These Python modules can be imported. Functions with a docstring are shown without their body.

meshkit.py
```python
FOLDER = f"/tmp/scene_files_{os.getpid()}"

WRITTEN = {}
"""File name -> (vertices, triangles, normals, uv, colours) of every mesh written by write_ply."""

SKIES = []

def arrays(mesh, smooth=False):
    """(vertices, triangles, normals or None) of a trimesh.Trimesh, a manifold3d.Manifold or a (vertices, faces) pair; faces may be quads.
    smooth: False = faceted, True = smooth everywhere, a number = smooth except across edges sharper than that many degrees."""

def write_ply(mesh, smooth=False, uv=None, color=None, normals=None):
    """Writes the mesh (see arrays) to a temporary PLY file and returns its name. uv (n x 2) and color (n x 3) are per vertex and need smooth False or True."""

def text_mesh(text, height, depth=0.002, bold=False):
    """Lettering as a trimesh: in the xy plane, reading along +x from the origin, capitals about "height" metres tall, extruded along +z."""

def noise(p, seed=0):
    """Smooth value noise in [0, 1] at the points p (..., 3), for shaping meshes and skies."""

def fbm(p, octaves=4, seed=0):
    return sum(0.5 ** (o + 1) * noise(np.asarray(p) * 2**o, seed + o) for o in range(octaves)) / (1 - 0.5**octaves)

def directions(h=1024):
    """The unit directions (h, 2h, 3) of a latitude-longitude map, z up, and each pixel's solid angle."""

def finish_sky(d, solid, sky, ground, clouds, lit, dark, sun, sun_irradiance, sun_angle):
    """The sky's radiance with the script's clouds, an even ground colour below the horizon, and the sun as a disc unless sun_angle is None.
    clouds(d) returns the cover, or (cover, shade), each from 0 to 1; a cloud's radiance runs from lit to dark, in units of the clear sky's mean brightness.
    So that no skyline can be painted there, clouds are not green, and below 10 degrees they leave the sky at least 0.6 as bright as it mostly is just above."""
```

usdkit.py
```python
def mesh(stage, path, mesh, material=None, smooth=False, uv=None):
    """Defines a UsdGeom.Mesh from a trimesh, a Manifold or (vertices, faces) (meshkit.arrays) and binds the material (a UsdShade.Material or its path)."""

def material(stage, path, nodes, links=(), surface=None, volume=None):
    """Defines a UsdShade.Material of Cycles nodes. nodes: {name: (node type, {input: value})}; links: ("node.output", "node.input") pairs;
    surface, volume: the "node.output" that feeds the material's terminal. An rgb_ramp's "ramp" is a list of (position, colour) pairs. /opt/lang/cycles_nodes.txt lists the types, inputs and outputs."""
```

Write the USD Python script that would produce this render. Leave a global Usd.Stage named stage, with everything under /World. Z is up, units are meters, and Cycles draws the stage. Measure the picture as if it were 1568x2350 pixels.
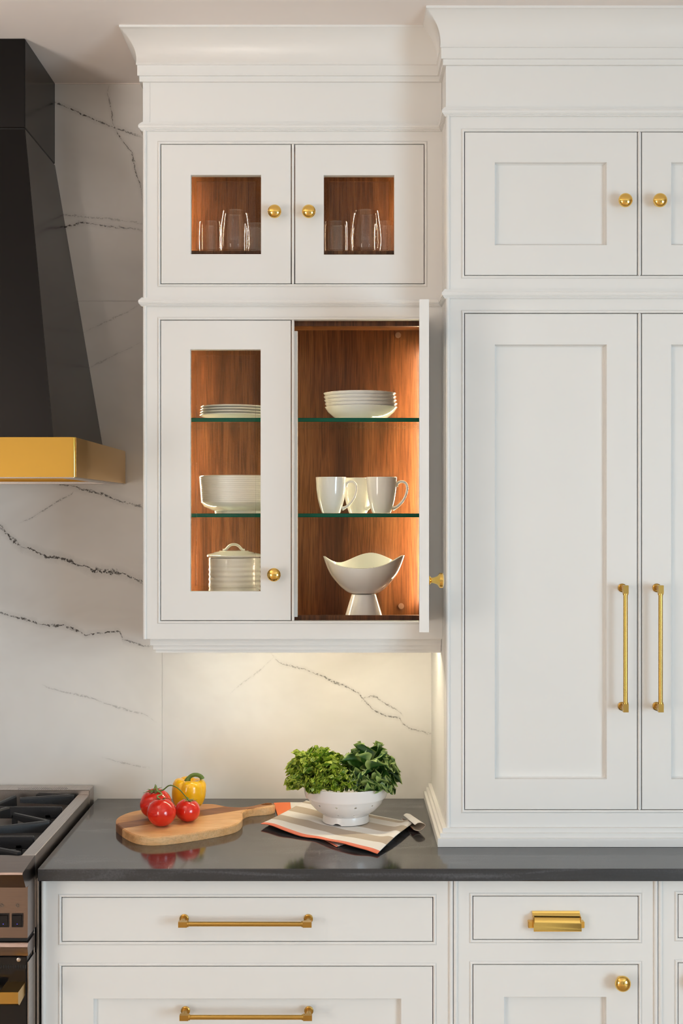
import math, random
import numpy as np, trimesh, shapely, usdkit, meshkit
import manifold3d as m3
from shapely.geometry import Polygon, box as sbox, LineString
from pxr import Usd, UsdGeom, UsdLux, UsdShade, Gf, Sdf, Vt

random.seed(7); np.random.seed(7)
stage = Usd.Stage.CreateInMemory()
UsdGeom.SetStageUpAxis(stage, 'Z'); UsdGeom.SetStageMetersPerUnit(stage, 1.0)
UsdGeom.Xform.Define(stage, '/World'); UsdGeom.Scope.Define(stage, '/World/Looks')
PI = math.pi

# ------------------------------------------------------------------ camera, light, exposure
# the wall is y = 0, the room is at negative y; a point's depth d is its distance from the wall
F, CX, CY, DIST, EYE = 2960.0, 784.0, 1174.0, 3.30, 1.648
EXPOSURE = 0.0
cam = UsdGeom.Camera.Define(stage, '/World/camera')
cam.CreateFocalLengthAttr(50.0); cam.CreateHorizontalApertureAttr(50.0 * 1568 / F)
cam.CreateExposureAttr(EXPOSURE)
cam.AddTranslateOp().Set(Gf.Vec3d(0, -DIST, EYE)); cam.AddRotateXOp().Set(90.0)

def rect_light(name, loc, rot, w, h, color, power):
    l = UsdLux.RectLight.Define(stage, '/World/' + name)
    l.CreateWidthAttr(w); l.CreateHeightAttr(h); l.CreateColorAttr(Gf.Vec3f(*color)); l.CreateIntensityAttr(power)
    x = UsdGeom.Xformable(l); x.AddTranslateOp().Set(Gf.Vec3d(*loc)); x.AddRotateXYZOp().Set(Gf.Vec3f(*rot))
    return l
# a rect light shines along its -z. daylight through the room's two windows
WIN_R = dict(y0=-5.3, y1=-2.9, z0=0.45, z1=2.05)      # in the right wall, x = 3.0
WIN_L = dict(y0=-5.6, y1=-3.5, z0=0.3, z1=2.05)        # in the left wall, x = -3.0
rect_light('daylight_right', (3.06, -4.1, 1.25), (0, 90, 0), 1.6, 2.4, (0.64, 0.85, 1.0), 14.0)
rect_light('daylight_left', (-3.06, -4.55, 1.175), (0, -90, 0), 1.75, 2.1, (1.0, 0.92, 0.82), 9.4)
dome = UsdLux.DomeLight.Define(stage, '/World/sky'); dome.CreateColorAttr(Gf.Vec3f(0.7, 0.85, 1.0)); dome.CreateIntensityAttr(0.05)
PENDANTS = [(-1.45, -1.6, 'left')]
PENDANT_POWER = 84.0
LED_CAB, LED_UNDER = 175.0, 60.0

# ------------------------------------------------------------------ helpers: points, names, prims
def U(px, d): return (px - CX) * (DIST - d) / F
def V(py, d): return EYE - (py - CY) * (DIST - d) / F
def on_plane(px, py, z):
    dist = (EYE - z) * F / (py - CY)
    return np.array([(px - CX) * dist / F, dist - DIST])

taken = {}
def numbered(parent, name):
    k = (parent, name); n = taken.get(k, 0); taken[k] = n + 1
    return name if n == 0 else f'{name}_{n:03d}'

class Node:
    """a prim of the scene together with the origin that its meshes' vertices are measured from"""
    def __init__(s, path, prim, origin): s.path, s.prim, s.origin = path, prim, np.asarray(origin, float)

def keys(prim, label=None, cat=None, group=None, kind=None):
    for k, v in (('label', label), ('category', cat), ('group', group), ('kind', kind)):
        if v: prim.SetCustomDataByKey(k, v)

def thing(name, label, cat, loc=(0, 0, 0), rotz=0, group=None, kind=None):
    path = '/World/' + numbered('/World', name)
    x = UsdGeom.Xform.Define(stage, path)
    x.AddTranslateOp().Set(Gf.Vec3d(*map(float, loc))); x.AddRotateZOp().Set(float(rotz))
    keys(x.GetPrim(), label, cat, group, kind)
    return Node(path, x.GetPrim(), loc)

def dup(src, label, loc, rotz=0, group=None):
    base = src.path.split('/')[-1]
    path = '/World/' + numbered('/World', base)
    x = UsdGeom.Xform.Define(stage, path)
    x.GetPrim().GetReferences().AddInternalReference(src.path)
    x.ClearXformOpOrder()
    x.AddTranslateOp().Set(Gf.Vec3d(*map(float, loc))); x.AddRotateZOp().Set(float(rotz))
    x.GetPrim().SetInstanceable(True)
    keys(x.GetPrim(), label, src.prim.GetCustomDataByKey('category'), group or src.prim.GetCustomDataByKey('group'))
    return Node(path, x.GetPrim(), loc)

def part(parent, name, mesh, mat, label=None, smooth=False, kind=None, uv=None, local=False):
    """a mesh in world coordinates (or, local, in those of its thing) under a thing or a part"""
    path = parent.path + '/' + numbered(parent.path, name)
    if not isinstance(mesh, tuple) and hasattr(mesh, 'to_mesh'):
        q = mesh.to_mesh(); mesh = trimesh.Trimesh(np.array(q.vert_properties[:, :3]), np.array(q.tri_verts), process=False)
    mesh = mesh.copy()
    if not local: mesh.apply_translation(-parent.origin)
    p = usdkit.mesh(stage, path, mesh, M[mat], smooth=smooth, uv=uv).GetPrim()
    keys(p, label, None, None, kind)
    return Node(path, p, parent.origin)

def single(name, mesh, mat, label=None, cat=None, kind=None, smooth=False, group=None):
    path = '/World/' + numbered('/World', name)
    p = usdkit.mesh(stage, path, mesh, M[mat], smooth=smooth).GetPrim()
    keys(p, label, cat, group, kind)
    return Node(path, p, (0, 0, 0))

# ------------------------------------------------------------------ helpers: shapes
def cat(*ms):
    out = []
    for m in ms: out += m if isinstance(m, list) else [m]
    return trimesh.util.concatenate(out)

def bx(x0, x1, y0, y1, z0, z1, c=0.0):
    """a box, its edges chamfered by c"""
    x0, x1 = sorted((x0, x1)); y0, y1 = sorted((y0, y1)); z0, z1 = sorted((z0, z1))
    c = min(c, (x1 - x0) * .45, (y1 - y0) * .45, (z1 - z0) * .45)
    if c <= 0:
        return trimesh.creation.box(bounds=[[x0, y0, z0], [x1, y1, z1]])
    p = []
    for x, sx in ((x0, 1), (x1, -1)):
        for y, sy in ((y0, 1), (y1, -1)):
            for z, sz in ((z0, 1), (z1, -1)):
                p += [(x, y + sy * c, z + sz * c), (x + sx * c, y, z + sz * c), (x + sx * c, y + sy * c, z)]
    return hullmesh(p)

def hullmesh(p):
    q = m3.Manifold.hull_points(np.asarray(p, float)).to_mesh()
    return trimesh.Trimesh(np.array(q.vert_properties[:, :3]), np.array(q.tri_verts), process=False)

def grid_faces(a, b, wrap_a=False, wrap_b=False):
    f = []
    for i in range(a if wrap_a else a - 1):
        for j in range(b if wrap_b else b - 1):
            p, q = i * b + j, i * b + (j + 1) % b
            r, s = ((i + 1) % a) * b + j, ((i + 1) % a) * b + (j + 1) % b
            f += [(p, q, s), (p, s, r)]
    return np.array(f)

def outward(m):
    if m.volume < 0: m.invert()
    return m

def lathe(prof, n=64, loc=(0, 0, 0), closed=False):
    """turns the (radius, height) points about z"""
    prof = np.asarray(prof, float)
    if closed: prof = np.vstack([prof, prof[:1]])
    a = np.linspace(0, 2 * PI, n, endpoint=False)
    v = np.stack([np.outer(prof[:, 0], np.cos(a)), np.outer(prof[:, 0], np.sin(a)), np.repeat(prof[:, 1:], n, 1)], -1).reshape(-1, 3)
    m = trimesh.Trimesh(v, grid_faces(len(prof), n, False, True), process=True)
    m.update_faces(m.nondegenerate_faces(height=1e-9)); m.remove_unreferenced_vertices()
    m = outward(m); m.apply_translation(loc)
    return m

def arc(cx, cy, r, a0, a1, n, ry=None):
    t = np.radians(np.linspace(a0, a1, n))
    return [(cx + r * math.cos(q), cy + (ry or r) * math.sin(q)) for q in t]

def tube(points, rad, n=10, caps=True, squash=None):
    pts = np.asarray(points, float)
    rad = np.full(len(pts), rad) if np.ndim(rad) == 0 else np.asarray(rad, float)
    t = np.gradient(pts, axis=0); t /= np.linalg.norm(t, axis=1, keepdims=True)
    u = np.cross(t[0], [0, 0, 1.0]);
    if np.linalg.norm(u) < .1: u = np.cross(t[0], [0, 1.0, 0])
    u /= np.linalg.norm(u); v = []
    a = np.linspace(0, 2 * PI, n, endpoint=False)
    sx, sy = squash or (1, 1)
    for p, d, r in zip(pts, t, rad):
        u = u - d * (u @ d); u /= np.linalg.norm(u); w = np.cross(d, u)
        v += [p + r * (sx * math.cos(q) * u + sy * math.sin(q) * w) for q in a]
    f = list(grid_faces(len(pts), n, False, True)); k = len(v)
    if caps:
        v += [pts[0], pts[-1]]
        for j in range(n):
            f += [(k, (j + 1) % n, j), (k + 1, (len(pts) - 1) * n + j, (len(pts) - 1) * n + (j + 1) % n)]
    return outward(trimesh.Trimesh(np.array(v), np.array(f), process=False))

def spline(pts, n=24):
    from scipy.interpolate import CubicSpline
    pts = np.asarray(pts, float); d = np.r_[0, np.cumsum(np.linalg.norm(np.diff(pts, axis=0), axis=1))]
    return CubicSpline(d, pts)(np.linspace(0, d[-1], n))

def extrude(poly, h):
    ms = [trimesh.creation.extrude_polygon(g, h, engine='earcut') for g in getattr(poly, 'geoms', [poly])]
    return cat(ms)

def front(poly, y0, y1):
    """a polygon of (x, z) points given thickness from y0 to y1"""
    m = extrude(poly, abs(y1 - y0))
    m.vertices = np.stack([m.vertices[:, 0], max(y0, y1) - m.vertices[:, 2], m.vertices[:, 1]], 1)
    return outward(m)

def ring(x0, x1, z0, z1, prof, y):
    """a mitred frame around a rectangle; prof: closed (distance inwards from the rectangle, height towards the room)"""
    v = []
    for o, h in prof:
        v += [(x0 + o, y - h, z0 + o), (x1 - o, y - h, z0 + o), (x1 - o, y - h, z1 - o), (x0 + o, y - h, z1 - o)]
    return outward(trimesh.Trimesh(np.array(v), grid_faces(len(prof), 4, True, True), process=False))

def mould(path, prof, first=0, last=None):
    """a moulding of closed profile (projection, height) along plan points, mitred at the corners"""
    last = len(path) - 1 if last is None else last
    P = np.asarray(path, float); d = np.diff(P, axis=0); d /= np.linalg.norm(d, axis=1, keepdims=True)
    nr = np.stack([d[:, 1], -d[:, 0]], 1); v = []
    for i in range(first, last + 1):
        a, b = nr[max(i - 1, 0)], nr[min(i, len(nr) - 1)]
        mi = (a + b) / (1 + a @ b)
        v += [(*(P[i] + mi * p), z) for p, z in prof]
    n, k = len(prof), last - first + 1
    f = list(grid_faces(k, n, False, True))
    _, tri = trimesh.creation.triangulate_polygon(Polygon(prof), engine='earcut') if False else (None, earcut(prof))
    for a, b, c in tri:
        f += [(a, b, c), ((k - 1) * n + a, (k - 1) * n + c, (k - 1) * n + b)]
    m = trimesh.Trimesh(np.array(v), np.array(f), process=False); m.fix_normals()
    return m

def earcut(prof):
    """triangles of a simple polygon by ear clipping"""
    p = np.asarray(prof, float); idx = list(range(len(p)))
    area = sum(p[i][0] * p[(i + 1) % len(p)][1] - p[(i + 1) % len(p)][0] * p[i][1] for i in range(len(p)))
    if area < 0: idx.reverse()
    cr = lambda a, b, c: (p[b][0] - p[a][0]) * (p[c][1] - p[a][1]) - (p[b][1] - p[a][1]) * (p[c][0] - p[a][0])
    out, guard = [], 0
    while len(idx) > 3 and guard < 9999:
        guard += 1
        for k in range(len(idx)):
            a, b, c = idx[k - 1], idx[k], idx[(k + 1) % len(idx)]
            if cr(a, b, c) <= 1e-14: continue
            if any(cr(a, b, q) > 0 and cr(b, c, q) > 0 and cr(c, a, q) > 0 for q in idx if q not in (a, b, c)): continue
            out.append((a, b, c)); idx.pop(k); break
        else:
            out.append((idx[0], idx[1], idx[2])); idx.pop(1)
    out.append(tuple(idx))
    return out

def spin(m, axis_point, deg, axis=(0, 0, 1)):
    m = m.copy(); m.apply_transform(trimesh.transformations.rotation_matrix(math.radians(deg), axis, axis_point)); return m

def mani(m): return m3.Manifold(m3.Mesh(np.asarray(m.vertices, np.float32), np.asarray(m.faces, np.uint32)))
def cyl(p0, p1, r, n=24, r2=None): return tube([p0, p1], [r, r if r2 is None else r2], n)

# ------------------------------------------------------------------ materials
M = {}
def srgb(r, g, b):
    f = lambda c: c / 255 / 12.92 if c <= 10 else ((c / 255 + .055) / 1.055) ** 2.4
    return (f(r), f(g), f(b))

class Graph:
    def __init__(s): s.nodes, s.links = {}, []
    def n(s, kind, **inp):
        name = f'n{len(s.nodes)}'; vals = {}
        for k, v in inp.items():
            if isinstance(v, str) and '.' in v: s.links.append((v, f'{name}.{k}'))
            else: vals[k] = v
        s.nodes[name] = (kind, vals); return name
    def math(s, op, a, b=0.5, c=0.0, clamp=False):
        return s.n('math', math_type=op, value1=a, value2=b, value3=c, use_clamp=clamp) + '.value'
    def noise(s, vec, scale, detail=2.0, rough=.5, dist=0.0):
        return s.n('noise_texture', vector=vec, scale=scale, detail=detail, roughness=rough, distortion=dist)
    def pos(s): return s.n('geometry') + '.position'
    def obj(s): return s.n('texture_coordinate') + '.object'
    def mapped(s, vec, scale, rot=(0, 0, 0), loc=(0, 0, 0)): return s.n('mapping', vector=vec, scale=scale, rotation=rot, location=loc) + '.vector'
    def ramp(s, fac, stops, interpolate=True): return s.n('rgb_ramp', fac=fac, ramp=stops, interpolate=interpolate)
    def mix(s, fac, a, b, how='mix'): return s.n('mix', mix_type=how, fac=fac, color1=a, color2=b) + '.color'
    def bump(s, h, strength=.3, distance=.001): return s.n('bump', height=h, strength=strength, distance=distance) + '.normal'
    def done(s, name, surface):
        M[name] = usdkit.material(stage, '/World/Looks/' + name, s.nodes, s.links, surface=surface)

def plain(name, color, rough=.5, metal=0.0, bump=None, **kw):
    g = Graph(); inp = dict(base_color=color, roughness=rough, metallic=metal, **kw)
    if bump:
        nz = g.noise(g.obj() if bump[2:] else g.pos(), bump[0], 3.0); inp['normal'] = g.bump(nz + '.fac', bump[1], .001)
    p = g.n('principled_bsdf', **inp); g.done(name, p + '.BSDF')

plain('paint', (.785, .77, .745), .38, bump=(90, .02))
plain('ceiling_paint', (.88, .81, .77), .8, bump=(60, .15))
plain('wall_paint', (.42, .38, .35), .75); plain('grout', (.66, .63, .60), .8)
plain('dark_gap', (.012, .010, .009), .7)
plain('brass', (.92, .60, .16), .13, 1.0)
plain('aged_brass', (.60, .37, .095), .27, 1.0, bump=(400, .04))
plain('hood_metal', (.010, .0085, .008), .16, 0.0, specular_ior_level=.11)
plain('porcelain', (.83, .81, .77), .10, coat_weight=.5)
plain('colander_enamel', (.80, .77, .75), .20)
plain('cast_iron', (.016, .017, .020), .42, bump=(900, .35))
plain('black_enamel', (.006, .006, .007), .12)
plain('black_plastic', (.010, .010, .012), .25)
plain('steel_pan', (.05, .045, .043), .35, .6)
plain('led_blue', (.02, .02, .2), .3, emission_color=(.1, .1, 1.0), emission_strength=1.0)
plain('plug', (.09, .045, .025), .5)
plain('channel', (.30, .19, .10), .5)
plain('tomato_skin', (.62, .020, .008), .16, coat_weight=.4, subsurface_weight=.15, subsurface_radius=(1, .1, .05), subsurface_scale=.006)
plain('pepper_skin', (.86, .46, .006), .18, coat_weight=.4, subsurface_weight=.15, subsurface_radius=(1, .5, .05), subsurface_scale=.006)
plain('stem_green', (.09, .15, .02), .55, bump=(300, .3))
plain('stem_pale', (.20, .26, .07), .6)
plain('icon_grey', (.12, .11, .10), .6)
plain('door_wood', (.05, .025, .012), .4)
plain('white_trim', (.78, .76, .73), .4)

def emitter(name, color, strength):
    g = Graph(); e = g.n('emission', color=color, strength=strength); g.done(name, e + '.emission')
emitter('led_warm', (1.0, .80, .52), LED_CAB)
emitter('led_under', (1.0, .88, .63), LED_UNDER)
emitter('bowl_left', (1.0, .91, .83), PENDANT_POWER)

def brushed(name, color, rough, axis):
    g = Graph(); sc = [700, 700, 700]; sc[axis] = 8
    nz = g.noise(g.mapped(g.pos(), sc), 1.0, 2.0)
    r = g.n('map_range', value=nz + '.fac', from_min=.3, from_max=.7, to_min=rough * .97, to_max=rough * 1.03) + '.result'
    p = g.n('principled_bsdf', base_color=color, metallic=1.0, roughness=r); g.done(name, p + '.BSDF')
brushed('steel', (.52, .48, .455), .30, 1)
brushed('steel_dark', (.25, .20, .18), .22, 0)
brushed('band_brass', (.90, .55, .11), .07, 0)

def pane(name, tint, f0=.04, top=.95):
    g = Graph(); t = g.n('transparent_bsdf', color=tint); gl = g.n('glossy_bsdf', color=(1, 1, 1), roughness=0.0, distribution='ggx')
    lw = g.n('layer_weight', blend=.5); fr = g.math('multiply_add', g.math('power', lw + '.facing', 5.0), top - f0, f0)
    m = g.n('mix_closure', fac=fr, closure1=t + '.BSDF', closure2=gl + '.BSDF'); g.done(name, m + '.closure')
pane('pane_glass', (.98, .985, .98), .010); pane('shelf_glass', (.90, .97, .93)); pane('drink_glass', (.97, .965, .96), .050, 1.0)
g = Graph(); b = g.n('glass_bsdf', color=(.97, .98, .97), IOR=1.12, roughness=0.0, distribution='ggx'); g.done('bevel_glass', b + '.BSDF')
plain('glass_edge', (.002, .075, .042), .12, specular_ior_level=.35)

def walnut(name, c0, c1, c2, rough, scale=(38, 38, 2.2), pore=.62, obj=False):
    g = Graph(); pos = g.obj() if obj else g.pos()
    big = g.noise(g.mapped(pos, (9, 9, .8)), 1.0, 2.0, .5, .4)
    fine = g.noise(g.mapped(pos, scale), 1.0, 6.0, .62, 1.2)
    pores = g.noise(g.mapped(pos, (scale[0] * 9, scale[1] * 9, scale[2] * 6)), 1.0, 2.0)
    f = g.math('multiply_add', big + '.fac', .9, g.math('multiply_add', fine + '.fac', .75, -.32))
    col = g.ramp(f, [(.25, c0), (.5, c1), (.75, c2)])
    dark = g.n('map_range', value=pores + '.fac', from_min=.35, from_max=.55, to_min=pore, to_max=1.0, clamp=True) + '.result'
    cc = g.mix(1.0, col + '.color', g.n('combine_color', r=dark, g=dark, b=dark) + '.color', 'multiply')
    p = g.n('principled_bsdf', base_color=cc, roughness=rough, specular_ior_level=.28, normal=g.bump(pores + '.fac', .25, .0006)); g.done(name, p + '.BSDF')
walnut('walnut', (.034, .0115, .0036), (.088, .029, .009), (.175, .068, .023), .33)
walnut('board_light', (.56, .27, .10), (.72, .41, .18), (.80, .52, .27), .42, (4, 45, 45), .86)
walnut('board_dark', (.16, .055, .016), (.26, .10, .030), (.36, .16, .055), .42, (4, 45, 45), .86)
walnut('board_mid', (.44, .19, .06), (.60, .30, .11), (.68, .38, .16), .42, (4, 45, 45), .86)
walnut('floor_oak', (.44, .31, .20), (.56, .41, .28), (.66, .50, .36), .4, (30, 2.5, 30))

def stone(name, rough, strength):
    g = Graph(); pos = g.pos()
    a = g.noise(g.mapped(pos, (3, 10, 40), (0, 0, .25)), 1.0, 5.0, .6, .8); b = g.noise(pos, 260, 3.0)
    f = g.math('multiply_add', a + '.fac', .8, g.math('multiply', b + '.fac', .25))
    col = g.ramp(f, [(.35, (.011, .011, .013)), (.55, (.024, .025, .029)), (.72, (.075, .078, .088))])
    p = g.n('principled_bsdf', base_color=col + '.color', roughness=rough, normal=g.bump(f, strength, .0005), specular_ior_level=.75); g.done(name, p + '.BSDF')
stone('soapstone', .10, .012); stone('soapstone_edge', .42, .3)

# marble: each vein is a curve z(x) (or x(z)) kept in a ramp, broken up by noise
VEINS = [  # pixels of the wall plane, strength, half width in m, wander, swapped axes
    ([(60, 205), (125, 232), (170, 250), (215, 272), (262, 290), (300, 302), (328, 312)], .75, .0022, .008, 0),
    ([(248, 190), (245, 210), (252, 240), (258, 280), (270, 305), (300, 345), (310, 390), (320, 420), (329, 470)], .7, .0018, .006, 1),
    ([(70, 528), (145, 517), (180, 509), (205, 508), (240, 515), (280, 518), (340, 527)], .75, .0022, .010, 0),
    ([(100, 488), (145, 489), (190, 495), (240, 497), (300, 506), (340, 511)], .38, .0022, .008, 0),
    ([(90, 1100), (132, 1110), (167, 1115), (244, 1137), (280, 1150), (326, 1163), (345, 1170)], .72, .0030, .010, 0),
    ([(40, 1200), (70, 1188), (125, 1153), (164, 1132), (171, 1115)], .45, .0016, .006, 0),
    ([(-30, 1185), (0, 1211), (21, 1230), (45, 1255), (105, 1275), (136, 1279), (174, 1293), (216, 1309), (279, 1314), (326, 1336), (350, 1345)], 1.0, .0042, .014, 0),
    ([(-30, 1402), (0, 1408), (52, 1420), (87, 1432), (140, 1434), (174, 1446), (195, 1457), (244, 1452), (272, 1450), (281, 1467), (326, 1481), (350, 1484)], .85, .0026, .010, 0),
    ([(620, 1497), (641, 1521), (704, 1536), (769, 1567), (808, 1580), (826, 1593), (834, 1607), (860, 1632), (895, 1645), (918, 1648), (924, 1660), (938, 1673), (986, 1683), (996, 1685)], .6, .0020, .010, 0),
    ([(828, 1612), (836, 1603), (850, 1600), (865, 1601), (890, 1618), (917, 1634), (928, 1646)], .5, .0020, .010, 0),
    ([(90, 1570), (110, 1580), (200, 1600), (270, 1625), (330, 1640), (365, 1662)], .28, .0018, .006, 0),
    ([(230, 1738), (255, 1745), (300, 1756), (350, 1764)], .25, .0018, .006, 0),
    ([(520, 1596), (560, 1565), (600, 1535), (635, 1500)], .22, .0018, .006, 0),
    ([(180, 765), (230, 742), (290, 715), (328, 690)], .25, .0020, .006, 0),
    ([(170, 860), (230, 828), (290, 800), (328, 782)], .22, .0020, .006, 0)]
def marble():
    g = Graph(); pos = g.pos(); xyz = g.n('separate_xyz', vector=pos); x, z = xyz + '.x', xyz + '.z'
    w1, w2, w3 = g.noise(pos, 17, 5.0, .72), g.noise(pos, 80, 4.0, .65), g.noise(pos, 30, 3.0, .6)
    wmod = g.n('map_range', value=w3 + '.fac', from_min=.38, from_max=.68, to_min=.35, to_max=2.6, clamp=True) + '.result'
    wob = g.math('multiply_add', w2 + '.fac', .35, g.math('multiply_add', w1 + '.fac', 1.0, -.675))
    speck = g.n('map_range', value=g.noise(g.mapped(pos, (1, 1, 1)), 150, 3.0, .7) + '.fac', from_min=.40, from_max=.54, to_min=.04, to_max=1.0, clamp=True) + '.result'
    total = None
    for pts, st, wd, wander, swap in VEINS:
        P = np.array([(U(a, .01), V(b, .01)) for a, b in pts])
        a, b = (z, x) if swap else (x, z)
        if swap: P = P[:, ::-1]
        P = P[np.argsort(P[:, 0])]; lo, hi = P[0, 0], P[-1, 0]
        t = (P[:, 0] - lo) / (hi - lo)
        fac = g.math('multiply_add', a, 1 / (hi - lo), -lo / (hi - lo))
        rp = g.ramp(fac, [(float(q), (float(v), float(math.sin(PI * min(max(q, .0), 1.)) ** .3 if 0 < q < 1 else 0), 0)) for q, v in zip(t, P[:, 1])])
        sp = g.n('separate_color', color=rp + '.color')
        dz = g.math('absolute', g.math('add', g.math('subtract', b, sp + '.r'), g.math('multiply', wob, wander * 2.2)))
        core = g.math('multiply', g.math('subtract', 1.0, g.math('divide', dz, g.math('multiply', wmod, wd * 1.05)), clamp=True), 1.5, clamp=True)
        halo = g.math('multiply', g.math('subtract', 1.0, g.math('divide', dz, wd * 5), clamp=True), .16)
        k = g.math('multiply', g.math('maximum', g.math('multiply', core, speck), halo), g.math('multiply', sp + '.g', st))
        total = k if total is None else g.math('maximum', total, k)
    cloud = g.noise(g.mapped(pos, (2.2, 2.2, 3.0), (0, .5, 0)), 1.0, 4.0, .55, .6)
    base = g.ramp(cloud + '.fac', [(.3, (.66, .635, .61)), (.55, (.76, .74, .715)), (.75, (.80, .785, .765))])
    col = g.mix(g.math('multiply', total, 1.35, clamp=True), base + '.color', (.045, .040, .037))
    p = g.n('principled_bsdf', base_color=col, roughness=.10, specular_ior_level=.5); g.done('marble', p + '.BSDF')
marble()

def leaf_mat(name, dark, mid, light, edge):
    g = Graph(); uv = g.n('uvmap', attribute='st') + '.UV'; sp = g.n('separate_xyz', vector=uv)
    nz = g.noise(g.obj(), 120, 4.0); rnd = g.n('object_info') + '.random'
    col = g.ramp(g.math('multiply_add', rnd, .55, g.math('multiply_add', nz + '.fac', .8, -.2)), [(.1, dark), (.5, mid), (.95, light)])
    e = g.n('map_range', value=sp + '.y', from_min=.80, from_max=.99, to_min=0, to_max=.85, clamp=True) + '.result'
    rib = g.n('map_range', value=sp + '.x', from_min=0, from_max=.10, to_min=.55, to_max=0, clamp=True) + '.result'
    c2 = g.mix(g.math('maximum', e, rib), col + '.color', edge)
    p = g.n('principled_bsdf', base_color=c2, roughness=.36, normal=g.bump(nz + '.fac', .4, .001)); t = g.n('translucent_bsdf', color=c2)
    m = g.n('mix_closure', fac=.22, closure1=p + '.BSDF', closure2=t + '.BSDF'); g.done(name, m + '.closure')
leaf_mat('frilly_leaf', (.035, .10, .005), (.18, .33, .014), (.34, .47, .03), (.46, .54, .07))
leaf_mat('dark_leaf', (.010, .045, .007), (.024, .085, .012), (.055, .14, .016), (.36, .48, .13))

def towel_mat(name, stops):
    g = Graph(); uv = g.n('uvmap', attribute='st') + '.UV'; sp = g.n('separate_xyz', vector=uv)
    wv = g.noise(g.mapped(uv, (700, 500, 1)), 1.0, 2.0)
    col = g.ramp(sp + '.y', stops, False)
    sh = g.n('map_range', value=wv + '.fac', from_min=.3, from_max=.7, to_min=.82, to_max=1.05) + '.result'
    cc = g.mix(1.0, col + '.color', g.n('combine_color', r=sh, g=sh, b=sh) + '.color', 'multiply')
    p = g.n('principled_bsdf', base_color=cc, roughness=.9, normal=g.bump(wv + '.fac', .3, .0006), sheen_weight=.2); g.done(name, p + '.BSDF')
WHITE, BEIGE, ORANGE, CORAL = (.86, .83, .79), (.50, .41, .31), (.86, .17, .022), (.82, .17, .07)
towel_mat('towel_cloth', [(0, CORAL), (.055, WHITE), (.215, BEIGE), (.40, WHITE), (.575, BEIGE), (.76, WHITE), (.90, BEIGE), (.97, WHITE)])
towel_mat('towel_end', [(0, ORANGE), (.26, WHITE), (.70, BEIGE)])
plain('towel_under', (.50, .035, .018), .9)

# ------------------------------------------------------------------ the room
CEIL, COUNTER = 2.745, 0.915
RX0, RX1, RY = -3.0, 3.0, -6.0
def struct(name, mesh, mat, label, cat): return single(name, mesh, mat, label, cat, kind='structure')
dr = thing('door_1', 'dark wooden door with a white casing in the wall behind the camera', 'door', kind='structure')
part(dr, 'leaf', bx(1.30, 2.03, RY, RY + .04, .005, 2.03), 'door_wood')
part(dr, 'casing', bx(1.20, 1.30, RY, RY + .05, 0, 2.13), 'white_trim'); part(dr, 'casing', bx(2.03, 2.13, RY, RY + .05, 0, 2.13), 'white_trim'); part(dr, 'casing', bx(1.3005, 2.0295, RY, RY + .05, 2.031, 2.13), 'white_trim')
struct('floor', bx(RX0, RX1, RY, 0.2, -.05, 0), 'floor_oak', 'brown oak floor of the kitchen', 'floor')
struct('ceiling', bx(RX0, RX1, RY, 0.2, CEIL, CEIL + .05), 'ceiling_paint', 'plain pale ceiling above the cabinets', 'ceiling')
w = WIN_R
pl = Polygon([(RY, 0), (.2, 0), (.2, CEIL), (RY, CEIL)], [[(w['y0'], w['z0']), (w['y1'], w['z0']), (w['y1'], w['z1']), (w['y0'], w['z1'])]])
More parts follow.
